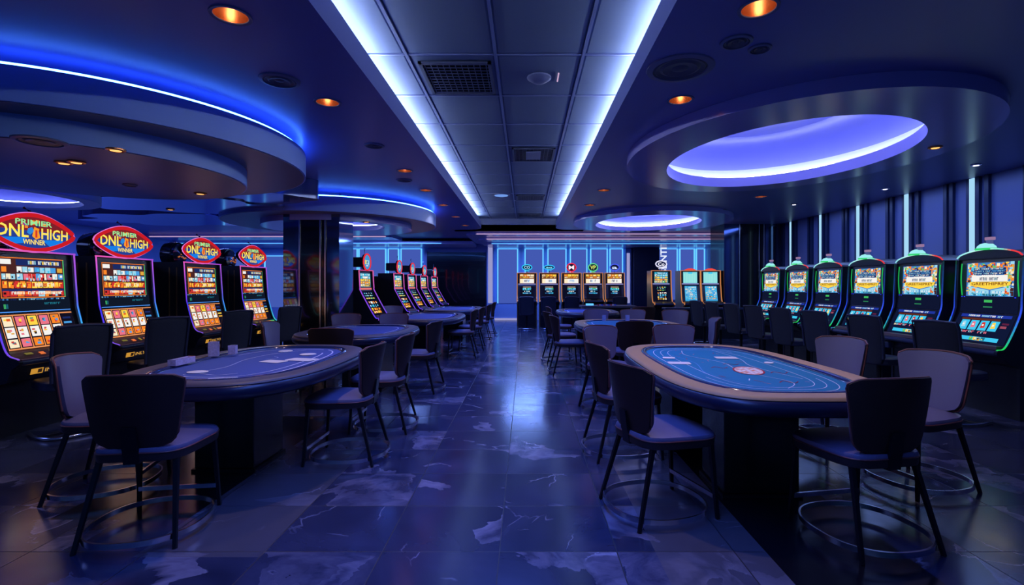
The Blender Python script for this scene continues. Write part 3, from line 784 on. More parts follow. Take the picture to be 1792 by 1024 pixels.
def art_gold_top(a, pl, W, H, rnd):
    a.q(pl, 0, 0, W, H, 0, rgb(130, 80, 40))
    cells(a, pl, .03 * W, .97 * W, .04 * H, .24 * H, 4, ['yel', 'cream', 'orange'], rnd, .001)
    textline(a, pl, .05 * W, .95 * W, .28 * H, .44 * H, 10, ['cream', 'yel', 'orange'], rnd, .001)
    a.q(pl, .03 * W, .5 * H, .97 * W, .96 * H, .001, C['W']); a.q(pl, .03 * W, .5 * H, .25 * W, .96 * H, .002, C['cream'])
    textline(a, pl, .32 * W, .7 * W, .6 * H, .85 * H, 5, ['navy', 'blue'], rnd, .003)
def art_gold_deck(a, pl, W, H, rnd):
    a.q(pl, 0, 0, W, H, 0, rgb(12, 14, 34))
    a.q(pl, .2 * W, .05 * H, .8 * W, .13 * H, .001, rgb(160, 130, 110))
    for v, pal in ((.15, ['cyan', 'green', 'lb']), (.25, ['blue', 'cyan', 'teal'])): cells(a, pl, .18 * W, .82 * W, v * H, (v + .1) * H, 5, pal, rnd, .001)
    textline(a, pl, .3 * W, .72 * W, .4 * H, .48 * H, 6, ['W', 'lb'], rnd, .002)
    cells(a, pl, .18 * W, .82 * W, .52 * H, .62 * H, 5, ['navy', 'blue', 'cyan'], rnd, .001)
def art_pale_top(a, pl, W, H, rnd):
    a.q(pl, 0, 0, W, H, 0, rgb(120, 205, 215))
    for i in range(8): a.q(pl, (.06 + .115 * i) * W, .12 * H, (.14 + .115 * i) * W, .96 * H, .001, rgb(150, 220, 215))
    a.q(pl, .35 * W, 0, .65 * W, .16 * H, .002, C['cyan'])
def art_pale_deck(a, pl, W, H, rnd):
    a.q(pl, 0, 0, W, H, 0, rgb(60, 160, 215))
    for r_ in range(7): cells(a, pl, .05 * W, .95 * W, (.05 + .125 * r_) * H, (.14 + .125 * r_) * H, 7, ['lb', 'cyan', 'blue', 'cream'] if r_ < 5 else ['gold', 'brown', 'lb', 'cyan'], rnd, .001)

def gradcols(n, stops):
    out = []
    for i in range(n):
        t = i / max(1, n - 1) * (len(stops) - 1); k = min(int(t), len(stops) - 2); f = t - k
        out.append(tuple(stops[k][j] * (1 - f) + stops[k + 1][j] * f for j in range(3)))
    return out

def smooth_path(pts, sub=5):
    """catmull-rom through the points"""
    out = []
    n = len(pts)
    for i in range(n - 1):
        p0 = pts[max(0, i - 1)]; p1 = pts[i]; p2 = pts[i + 1]; p3 = pts[min(n - 1, i + 2)]
        for k in range(sub):
            t = k / sub
            out.append(tuple(0.5 * ((2 * p1[j]) + (-p0[j] + p2[j]) * t + (2 * p0[j] - 5 * p1[j] + 4 * p2[j] - p3[j]) * t * t + (-p0[j] + 3 * p1[j] - 3 * p2[j] + p3[j]) * t ** 3) for j in range(len(p1))))
    out.append(pts[-1])
    return out

# front profile (y forward, z up), top to bottom
PR = dict(
    classic=dict(top=(0.0, 1.665), s0=(0.005, 1.61), s1=(0.03, 1.235), b0=(0.045, 1.10), d0=(0.05, 1.085), d1=(0.145, 0.77), k0=(0.18, 0.75), k1=(0.26, 0.70), lip=(0.27, 0.66), n0=(0.225, 0.635), n1=(0.19, 0.50), base=(0.07, 0.47), depth=-0.44),
    arch=dict(top=(0.0, 1.64), s0=(0.005, 1.60), s1=(0.02, 1.235), b0=(0.035, 1.06), d0=(0.04, 1.045), d1=(0.18, 0.74), k0=(0.19, 0.73), k1=(0.27, 0.70), lip=(0.28, 0.655), n0=(0.22, 0.63), n1=(0.18, 0.56), base=(0.07, 0.52), depth=-0.44),
    tower=dict(top=(0.0, 1.66), s0=(0.005, 1.61), s1=(0.02, 1.32), b0=(0.035, 1.24), d0=(0.04, 1.23), d1=(0.33, 0.74), k0=(0.34, 0.73), k1=(0.42, 0.69), lip=(0.43, 0.65), n0=(0.36, 0.62), n1=(0.30, 0.55), base=(0.07, 0.5), depth=-0.4),
    gold=dict(top=(0.0, 1.76), s0=(0.005, 1.73), s1=(0.015, 1.42), b0=(0.02, 1.36), d0=(0.03, 1.34), d1=(0.12, 0.93), k0=(0.2, 0.90), k1=(0.34, 0.87), lip=(0.35, 0.83), n0=(0.3, 0.8), n1=(0.2, 0.72), base=(0.08, 0.7), depth=-0.45),
)
def make_machine(style, lab, W=0.84, group=None, seed=1, art_top=None, art_deck=None, trims=None, sign=None, side='cab_side'):
    P = PR[style]; rnd = random.Random(seed)
    t = thing('slot_machine', lab, 'slot machine', (0, 0, 0), 0, group)
    hw = W / 2; ins = 0.035
    order = ['top', 's0', 's1', 'b0', 'd0', 'd1', 'k0', 'k1', 'lip', 'n0', 'n1', 'base']
    front = [P[k] for k in order]
    back = P['depth']
    prof = front + [(0.07, 0.0), (back, 0.0), (back, P['top'][1])]
    a = MB(); a.xprism(prof, -hw + ins, hw - ins); a.build('cabinet', M['cabinet'], t)
    # cheeks follow the front in a smooth curve, standing proud of it
    key = [P['top'], P['s1'], P['d0'], P['d1'], P['k1'], P['lip']]
    sp = smooth_path(key, 6)
    cheek = [(y + 0.028, z) for y, z in sp] + [(P['n0'][0] + .01, P['n0'][1] - .02), (P['n1'][0], P['n1'][1]), (P['base'][0] + .01, P['base'][1]), (0.08, 0.0), (back, 0.0), (back, P['top'][1] + .012)]
    for s_ in (-1, 1):
        a = MB(); a.xprism(cheek, min(s_ * hw, s_ * (hw - ins)), max(s_ * hw, s_ * (hw - ins))); a.build('side_panel', M[side], t)
    a = MB(); a.box(-hw + ins, hw - ins, back, 0.025, P['top'][1], P['top'][1] + .012); a.build('top_cap', M[side], t)
    def plane(k1, k2, m):
        p, q_ = P[k1], P[k2]
        V = Vector((0, q_[0] - p[0], q_[1] - p[1])); L_ = V.length; V.normalize()
        U = Vector((-1, 0, 0)); N = V.cross(U)
        return (Vector((hw - ins - m, p[0], p[1])) + N * 0.004, U, V, N), W - 2 * ins - 2 * m, L_
    # screens
    pl, w1, h1 = plane('s0', 's1', 0.07 if style != 'arch' else 0.09)
    if style in ('tower', 'gold'): pl, w1, h1 = plane('s0', 's1', 0.05)
    a = MB(); art_top(a, pl, w1, h1, rnd); a.build('upper_screen', M['screen'], t)
    pl, w2, h2 = plane('d0', 'd1', 0.03)
    if style == 'gold': pl, w2, h2 = plane('d0', 'd1', 0.08)
    a = MB(); art_deck(a, pl, w2, h2, rnd); a.build('lower_screen', M['screen'], t)
    # dark band between the screens
    pl, w3, h3 = plane('s1', 'b0', 0.03)
    a = MB()
    if style == 'classic':
        a.q(pl, 0, 0, w3, h3, 0, rgb(14, 22, 38)); textline(a, pl, .02 * w3, .95 * w3, .04 * h3, .14 * h3, 36, ['lb', 'navy', 'blue'], rnd, .001)
        textline(a, pl, .08 * w3, .14 * w3, .4 * h3, .7 * h3, 2, ['green', 'teal'], rnd, .001); textline(a, pl, .62 * w3, .86 * w3, .35 * h3, .5 * h3, 6, ['teal'], rnd, .001)
        a.q(pl, 0, .9 * h3, w3, .96 * h3, .001, rgb(80, 150, 250))
    elif style == 'arch':
        a.q(pl, 0, 0, w3, h3, 0, rgb(14, 20, 46)); a.q(pl, .43 * w3, .22 * h3, .57 * w3, .38 * h3, .001, rgb(60, 180, 90)); a.q(pl, .42 * w3, .62 * h3, .58 * w3, .7 * h3, .001, rgb(40, 120, 80))
        for u in (.0, .05, .93): a.q(pl, u * w3, 0.02 * h3, (u + .025) * w3, .08 * h3, .001, rgb(40, 60, 255))
    elif style == 'tower': a.q(pl, 0, .2 * h3, w3, .7 * h3, 0, rgb(215, 110, 110))
    else: a.q(pl, -.02, .1 * h3, w3 + .02, .6 * h3, 0, rgb(130, 130, 190))
    a.build('display_band', M['screen'], t)
    # button shelf
    pl, w4, h4 = plane('k0', 'k1', 0.04)
    sh = MB()
    if style == 'classic':
        o_ = rgb(215, 120, 70)
        sh.q(pl, .1 * w4, .2 * h4, .2 * w4, .5 * h4, .001, rgb(110, 100, 50)); sh.q(pl, .28 * w4, .3 * h4, .35 * w4, .7 * h4, .001, rgb(220, 110, 60)); sh.q(pl, .44 * w4, .2 * h4, .48 * w4, .7 * h4, .001, rgb(150, 120, 40))
        sh.q(pl, .54 * w4, .3 * h4, .78 * w4, .65 * h4, .001, o_); cells(sh, pl, .78 * w4, .97 * w4, .25 * h4, .65 * h4, 5, ['yel', 'green', 'gold'], rnd, .001)
        sh.build('button_panel', M['screen'], t)
    elif style == 'gold':
        sh.box(hw - .22, hw - 0.04, P['k0'][0], P['k1'][0] + .01, P['k1'][1] - .01, P['k0'][1] + .012); sh.box(-hw + .04, -hw + .22, P['k0'][0], P['k1'][0] + .01, P['k1'][1] - .01, P['k0'][1] + .012)
        sh.build('button_panel', M['gold'], t)
    else:
        sh.box(-hw + .05, hw - .05, P['k0'][0] + .0, P['k1'][0], P['k1'][1] + .0, P['k0'][1] + .008); sh.build('button_panel', mat('console_top', (0.25, 0.16, 0.16), 0.35) if 'ctop' not in M else M['ctop'], t, bevel=.004)
    a = MB(); a.tube([(-hw + .02, P['lip'][0] - .01, P['lip'][1] + .01), (hw - .02, P['lip'][0] - .01, P['lip'][1] + .01)], .03, 10); a.build('console_edge', M['console'], t, smooth=40)
    # name plate
    if style == 'classic':
        pl, w5, h5 = plane('n0', 'n1', 0.2)
        a = MB(); a.q(pl, -.12 * w5, .3 * h5, 1.0 * w5, .68 * h5, .003, rgb(24, 20, 30)); a.q(pl, -.12 * w5, .3 * h5, .2 * w5, .68 * h5, .004, rgb(190, 135, 50)); a.q(pl, .06 * w5, .36 * h5, .17 * w5, .62 * h5, .005, rgb(40, 25, 20))
        a.text(pl, 'INLYOX', .6 * w5, .49 * h5, .24 * h5, .005, rgb(190, 140, 60), width=.7 * w5)
        a.build('name_plate', M['screen'], t)
    if style == 'classic':
        for s_ in (-1, 1):
            for yy in (-.06, -.16):
                a = MB(); a.box(min(s_ * hw, s_ * (hw + .006)), max(s_ * hw, s_ * (hw + .006)), yy - .007, yy + .007, .35, 1.6); a.build('side_trim', M['gold'], t)
        a = MB()
        for x in (-.3, .3): a.box(x - .006, x + .006, back - .006, back, .2, 1.55)
        for z in (.2, .9, 1.55): a.box(-.3, .3, back - .006, back, z - .006, z + .006)
        a.build('rear_door_frame', M['gold'], t)
        a = MB(); a.box(-.18, -.06, back - .008, back, 1.2, 1.42); a.build('rear_window', M['mirror'], t)
    if style in ('arch',):
        a = MB(); a.box(hw * .45, hw * .72, .19, .28, .54, .62); a.build('cup_holder', M['console'], t, bevel=.01)
    # light trims
    if trims:
        edge = [(y + 0.034, z) for y, z in sp]
        for s_, stops, rad in trims['sides']:
            cut = edge[trims.get('from', 0):trims.get('to', len(edge))]
            pts = [(s_ * (hw - 0.008), y, z) for y, z in cut]
            a = MB(); a.tube(pts, rad, 6, cols=gradcols(len(pts), stops)); a.build('light_trim', M['neon'], t)
        if trims.get('top'):
            pts = [(-hw + 2 * hw * k / 10, 0.035, P['top'][1] + .008) for k in range(11)]
            a = MB(); a.tube(pts, .009, 6, cols=gradcols(11, trims['top'])); a.build('light_trim', M['neon'], t)
        if trims.get('inner'):
            a = MB(); a.tube([(s_ * (hw - .07), .02 + .012 * sin(k / 8 * pi), 1.6 - .36 * k / 8) for s_ in (-1,) for k in range(9)], .006, 6, col=trims['inner']); a.build('light_trim', M['neon'], t)
            a = MB(); a.tube([(hw - .07, .02 + .012 * sin(k / 8 * pi), 1.6 - .36 * k / 8) for k in range(9)], .006, 6, col=trims['inner']); a.build('light_trim', M['neon'], t)
    if sign: sign(t, P, hw, rnd)
    return t
M['ctop'] = mat('console_top', (0.25, 0.16, 0.16), 0.35)

def lens_outline(a_, h0, bulge, n=64):
    up = []
    for k in range(n + 1):
        x = -a_ + 2 * a_ * k / n
        e = max(0.0, 1 - (abs(x) / a_) ** 6) ** 0.5
        up.append((x, (h0 * e + bulge * max(0.0, cos(pi * x / 2 / a_)) ** 1.25)))
    pts = up + [(x, -z * .95) for x, z in reversed(up[1:-1])]
    return pts
def sign_classic(t, P, hw, rnd):
    zc, yc = 1.85, 0.0
    out = lens_outline(0.41, 0.055, 0.115)
    s = MB(); n = len(out)
    def ring3(sc, y): return [(x * sc, y, zc + z * sc) for x, z in out]
    s.loft([ring3(1, yc - .05), ring3(1, yc + .02)]); g = s.build('sign', M['cabinet'], t)
    a = MB(); a.tube([(x, yc + .025, zc + z) for x, z in out], .02, 8, closed=True, col=rgb(190, 25, 35)); a.build('neon_border', M['neon'], g)
    a = MB(); a.tube([(x * 1.055, yc + .02, zc + z * 1.12) for x, z in out], .008, 6, closed=True, col=rgb(205, 110, 200)); a.build('neon_border', M['neon'], g)
    pl = (Vector((0, yc + .022, zc)), Vector((-1, 0, 0)), Vector((0, 0, -1)), Vector((0, 1, 0)))
    a = MB(); a.poly(pl, [(x * .95, z * .95) for x, z in out], 0, rgb(120, 30, 40))
    a.poly(pl, [(x * .93, max(-.02, z * .93) + .0) for x, z in out if True], .0006, rgb(35, 60, 140))
    for u0 in (-.3, .08): a.poly(pl, [(u0, .06), (u0 + .22, .045), (u0 + .2, .1), (u0 + .08, .12)], .001, rgb(20, 120, 220))
    for i in range(14): a.q(pl, *(lambda u, v: (u, v, u + .03, v + .025))(rnd.uniform(-.2, .18), rnd.uniform(-.13, -.06)), .001, C[rnd.choice(['red', 'orange', 'navy', 'teal', 'purple'])])
    a.text(pl, 'PRIMIER', 0, -.098, .05, .003, rgb(150, 225, 150), width=.36)
    a.text(pl, 'DNL', -.2, -.012, .11, .003, rgb(250, 225, 90), width=.29)
    a.text(pl, 'HIGH', .21, -.003, .10, .003, rgb(250, 220, 90), width=.28)
    a.poly(pl, [(-.06, -.04), (-.02, -.055), (.0, -.02), (-.04, .02), (-.07, 0)], .002, rgb(40, 130, 210))
    a.poly(pl, [(.0, -.06), (.05, -.045), (.045, -.02), (.06, .04), (.02, .06), (-.02, .03)], .002, rgb(240, 150, 40)); a.q(pl, .01, -.03, .03, .04, .003, C['red'])
    a.text(pl, 'WINNER', 0, .085, .045, .003, rgb(250, 220, 110), width=.22)
    a.build('sign_face', M['screen'], g)
    a = MB()
    for x in (-.14, .14): a.tube([(x, yc - .02, P['top'][1]), (x, yc - .02, zc - .1)], .012, 8)
    a.tube([(0, yc - .02, zc + .1), (0, yc - .02, zc + .21), (.04, yc - .04, zc + .24)], .012, 8)
    a.build('sign_post', M['black_steel'], t)
def sign_arch(t, P, hw, rnd):
    a = MB(); n = 20
    pts = [(-hw + .02 + (2 * hw - .04) * k / n, 1.652 + 0.085 * sin(pi * (k / n)) ** 0.55) for k in range(n + 1)]
    pr = pts + [(hw - .02, 1.651), (-hw + .02, 1.651)]
    m_ = len(pr); vs = [(x, .03, z) for x, z in pr] + [(x, -.3, z) for x, z in pr]
    a.add(vs, [tuple(range(m_)), tuple(range(2 * m_ - 1, m_ - 1, -1))] + [(i, (i + 1) % m_, m_ + (i + 1) % m_, m_ + i) for i in range(m_)])
    a.build('hood', M['cabinet'], t)
    a = MB(); pp = [(x, .035, z + .006) for x, z in pts]
    cols = gradcols(len(pp), [rgb(215, 50, 60), rgb(215, 60, 60), rgb(120, 220, 200), rgb(150, 225, 215), rgb(190, 240, 235), rgb(190, 240, 235), rgb(170, 235, 230), rgb(150, 220, 225), rgb(120, 200, 220)])
    a.tube(pp, .008, 6, cols=cols); a.build('light_arc', M['neon'], t)
    a = MB()
    a.lathe([(.085, 1.752), (.08, 1.775), (.055, 1.80), (.02, 1.812)], .05, .0, 20, col=rgb(150, 225, 230)); a.build('lamp_dome', M['neon'], t, smooth=40)
    a = MB(); a.lathe([(.095, 1.735), (.10, 1.745), (.095, 1.755)], .05, .0, 20, col=rgb(50, 200, 110)); a.build('lamp_ring', M['neon'], t)
    a = MB(); a.box(-.01, .035, -.02, .02, 1.80, 1.84, col=rgb(70, 80, 130)); a.box(-.03, .045, -.025, .025, 1.84, 1.872, col=rgb(140, 110, 145)); a.build('ornament', M['neon'], t)
    # lit panel on the flank
    a = MB(); a.box(hw, hw + .012, -.2, -.15, 1.27, 1.50, col=rgb(40, 170, 90)); a.build('side_lamp', M['neon'], t)
    a = MB(); a.box(hw, hw + .014, -.21, -.14, 1.51, 1.58, col=rgb(110, 100, 190)); a.build('side_lamp', M['neon'], t)
    a = MB(); a.tube([(hw + .004, -.13, 1.2), (hw + .004, -.13, 1.06), (hw + .004, .0, .98), (hw + .004, .03, .8)], .005, 6, col=rgb(50, 60, 200)); a.build('light_trim', M['neon'], t)
def sign_round(t, P, hw, rnd):
    zc = 1.84; r = .15
    pts = [((r * 1.0) * cos(2 * pi * k / 40) * (1), r * 1.12 * sin(2 * pi * k / 40)) for k in range(40)]
    a = MB(); a.loft([[(x, .05, zc + z) for x, z in pts], [(x, -.0, zc + z) for x, z in pts]]); g = a.build('sign', M['cabinet'], t)
    a = MB(); a.tube([(x, .055, zc + z) for x, z in pts], .017, 8, closed=True, col=rgb(215, 45, 60)); a.build('neon_border', M['neon'], g)
    pl = (Vector((0, .053, zc)), Vector((-1, 0, 0)), Vector((0, 0, -1)), Vector((0, 1, 0)))
    a = MB(); a.poly(pl, [(x * .9, z * .9) for x, z in pts], 0, rgb(60, 140, 200)); cells(a, pl, -.09, .09, -.05, .05, 3, ['yel', 'green', 'lb'], rnd, .001); textline(a, pl, -.06, .06, .06, .09, 5, ['W'], rnd, .001); a.build('sign_face', M['screen'], g)
    a = MB(); a.box(-.12, .12, -.28, -.0, zc - .1, zc + .1); a.build('sign_box', M['cabinet'], t, bevel=.02)
    a = MB(); a.tube([(0, -.05, P['top'][1]), (0, -.05, zc)], .03, 8); a.tube([(0, .0, zc + r), (0, 0, zc + r + .08), (.02, 0, zc + r + .12), (-.02, 0, zc + r + .14)], .008, 6); a.build('sign_post', M['steel'], t)
def sign_back(t, P, hw, rnd):
    zc = 1.84; r = .2
    a = MB(); prof = [(r, -.1), (r * 1.02, -.02), (r * .95, .06), (r * .8, .03), (.02, .03)]
    rings = [[(q_ * cos(2 * pi * k / 32), y, zc + q_ * sin(2 * pi * k / 32)) for k in range(32)] for q_, y in prof]
    a.loft(rings); a.build('sign', M['black_gloss'], t, smooth=40)
    a = MB(); rings = [[(q_ * cos(2 * pi * k / 32), y, zc + q_ * sin(2 * pi * k / 32)) for k in range(32)] for q_, y in [(r * .86, -.102), (r * .8, -.13), (r * .2, -.15)]]
    a.loft(rings); a.build('sign_back', M['mirror'], t, smooth=40)
    a = MB()
    for k in range(10): 
        u, v = rnd.uniform(-.1, .1), rnd.uniform(-.08, .06)
        a.box(u, u + .025, -.155, -.15, zc + v, zc + v + .02)
    a.build('glint_specks', M['glint'], t)  # orange reflections on the sign back, put in as small glowing boxes
    a = MB(); a.tube([(0, -.05, P['top'][1]), (0, -.05, zc - .15)], .05, 8); a.build('sign_post', M['black_steel'], t)
def sign_neon(c1, c2, txt, shape):
    def f(t, P, hw, rnd):
        zc = 1.95
        pts = [(shape[0] * cos(2 * pi * k / 36), shape[1] * sin(2 * pi * k / 36)) for k in range(36)]
        pl = (Vector((0, .03, zc)), Vector((-1, 0, 0)), Vector((0, 0, -1)), Vector((0, 1, 0)))
        a = MB(); a.loft([[(x, -.01, zc + z) for x, z in pts], [(x, .02, zc + z) for x, z in pts]]); g = a.build('sign', mat('sign_back_plate', (0.02, 0.03, 0.1), .3), t)
        a = MB(); a.tube([(x, .03, zc + z) for x, z in pts], .018, 6, closed=True, col=c1); a.build('neon_border', M['neon'], g)
        a = MB(); a.text(pl, txt, 0, 0, shape[1] * 1.0, .004, c2, width=shape[0] * 1.2); a.q(pl, -.08, shape[1] + .03, .08, shape[1] + .045, 0, c1); a.build('sign_face', M['screen'], g)
        a = MB(); a.tube([(0, 0, P['top'][1]), (0, 0, zc - shape[1] + .01)], .015, 6); a.build('sign_post', M['black_steel'], t)
    return f

purple = dict(sides=[(1, [rgb(215, 90, 200), rgb(110, 60, 230), rgb(60, 50, 230), rgb(110, 70, 220), rgb(120, 80, 200)], .007),
                     (-1, [rgb(170, 80, 210), rgb(90, 90, 220), rgb(60, 140, 240), rgb(60, 200, 200), rgb(50, 130, 230)], .007)], top=[rgb(150, 70, 200), rgb(210, 90, 180), rgb(220, 80, 170)], to=25)
m1 = make_machine('classic', 'slot machine with red oval sign, cut by the left edge of the picture', 0.84, 'slot machines with oval signs in the left row', 11, art_classic_top, art_reels, purple, sign_classic)
m1.location = (-4.7, 4.79, 0); m1.rotation_euler = (0, 0, -pi / 2)
for (y, lab) in ((5.88, 'second slot machine from the left with a red oval sign'), (7.29, 'third slot machine from the left with a red oval sign'), (8.65, 'slot machine with the smallest red oval sign, just left of the dark column')):
    dup(m1, (-4.7, y, 0), -pi / 2, lab)
mbk = make_machine('classic', 'dark slot machine seen from behind, back to the left row, nearest', 0.8, 'slot machines turned away behind the left row', 12, art_classic_top, art_reels, None, sign_back)
mbk.location = (-5.62, 5.3, 0); mbk.rotation_euler = (0, 0, pi / 2)
for (y, lab) in ((6.55, 'dark slot machine seen from behind between the second and third oval signs'), (8.0, 'dark slot machine seen from behind between the third and fourth oval signs'), (9.4, 'dark slot machine seen from behind beside the fourth oval sign')):
    dup(mbk, (-5.62, y, 0), pi / 2, lab)
green = dict(sides=[(1, [rgb(20, 60, 50), rgb(30, 60, 160), rgb(40, 70, 220), rgb(40, 190, 110), rgb(60, 90, 220)], .006), (-1, [rgb(20, 50, 60), rgb(30, 60, 160), rgb(50, 80, 230), rgb(30, 200, 90), rgb(40, 190, 90)], .008)], inner=rgb(30, 170, 80), to=25)
g1 = make_machine('arch', 'slot machine at the right edge of the picture, largest of the right row', 0.8, 'slot machines with domed lamps along the right side', 21, art_castle, art_cyan_deck, green, sign_arch)
g1.location = (5.0, 5.4, 0); g1.rotation_euler = (0, 0, pi / 2)
for (y, lab) in ((6.36, 'second slot machine from the right edge in the right row'), (7.33, 'third slot machine from the right edge in the right row'), (8.27, 'fourth slot machine from the right edge in the right row'), (9.2, 'fifth slot machine from the right edge in the right row'), (10.2, 'farthest slot machine of the right row')):
    dup(g1, (5.0, y, 0), pi / 2, lab)
mag = dict(sides=[(1, [rgb(215, 90, 150), rgb(150, 70, 210), rgb(70, 60, 230), rgb(150, 70, 190)], .012), (-1, [rgb(215, 90, 150), rgb(150, 70, 200), rgb(70, 70, 220), rgb(160, 90, 200)], .012)], top=[rgb(205, 80, 140), rgb(205, 80, 150)])
tw = make_machine('tower', 'slim slot machine with round red sign standing alone right of the column', 0.62, 'slim slot machines with round signs', 31, art_tower_top, art_tower_deck, mag, sign_round)
tw.location = (-3.35, 10.5, 0); tw.rotation_euler = (0, 0, -R(100))
for (y, lab) in ((13.2, 'slim slot machine with round red sign, leftmost of the four together'), (14.75, 'slim slot machine with round red sign, second of the four together'), (16.5, 'slim slot machine with round red sign, third of the four together'), (18.4, 'slim slot machine with round red sign, farthest of the four')):
    dup(tw, (-3.35, y, 0), -R(100), lab)
a = MB(); a.box(-4.9, -3.85, 11.1, 19.3, 0, 1.6); tag(a.build('partition', M['cabinet'], bevel=.01), 'long low black partition behind the slim slot machines', 'partition')
gold = dict(sides=[(1, [rgb(190, 120, 70)] * 2, .012), (-1, [rgb(190, 120, 70)] * 2, .012)], top=[rgb(180, 110, 80), rgb(180, 110, 80)])
specs = [(0.06, 'cyan neon eye sign', rgb(50, 190, 235), rgb(170, 235, 255), 'CO'), (0.79, 'flat cyan neon sign', rgb(50, 180, 235), rgb(150, 235, 255), 'eo'), (1.52, 'red neon sign', rgb(235, 40, 70), rgb(255, 225, 235), 'M'),
         (2.23, 'green neon sign', rgb(90, 205, 130), rgb(215, 230, 110), 'VP'), (2.94, 'blue neon sign', rgb(70, 90, 235), rgb(200, 215, 255), 'a')]
for i, (x, lb, c1, c2, tx) in enumerate(specs):
    m_ = make_machine('gold', 'far gold-framed slot machine under the ' + lb, 0.66, 'gold-framed slot machines against the far wall', 40 + i, art_gold_top, art_gold_deck, gold, sign_neon(c1, c2, tx, [(.16, .09), (.17, .07), (.15, .13), (.15, .125), (.15, .105)][i]), 'gold')
    m_.location = (x, 16.55, 0); m_.rotation_euler = (0, 0, pi)
def sign_small(c):
    def f(t, P, hw, rnd):
        a = MB(); a.lathe([(.16, 1.775), (.14, 1.80), (.05, 1.83)], 0, 0, 16, col=c); a.build('lamp_dome', M['neon'], t)
    return f
for i, (x, y, lb, at, ad, sg) in enumerate(((3.66, 14.0, 'slot machine with a white neon sign beside the dark far pillar', art_tower_top, art_tower_deck, sign_neon(rgb(215, 215, 240), rgb(240, 240, 255), 'Co', (.15, .09))),
                                          (4.47, 14.0, 'slot machine with pale cyan screens left of its twin at the far right', art_pale_top, art_pale_deck, sign_small(rgb(230, 70, 60))),
                                          (5.05, 14.05, 'slot machine with pale cyan screens beside the right column', art_pale_top, art_pale_deck, sign_small(rgb(230, 70, 60))))):
    m_ = make_machine('gold', lb, 0.56, 'slot machines at the far right', 50 + i, at, ad, gold, sg, 'gold')
    m_.location = (x + .12, y, 0); m_.rotation_euler = (0, 0, pi)

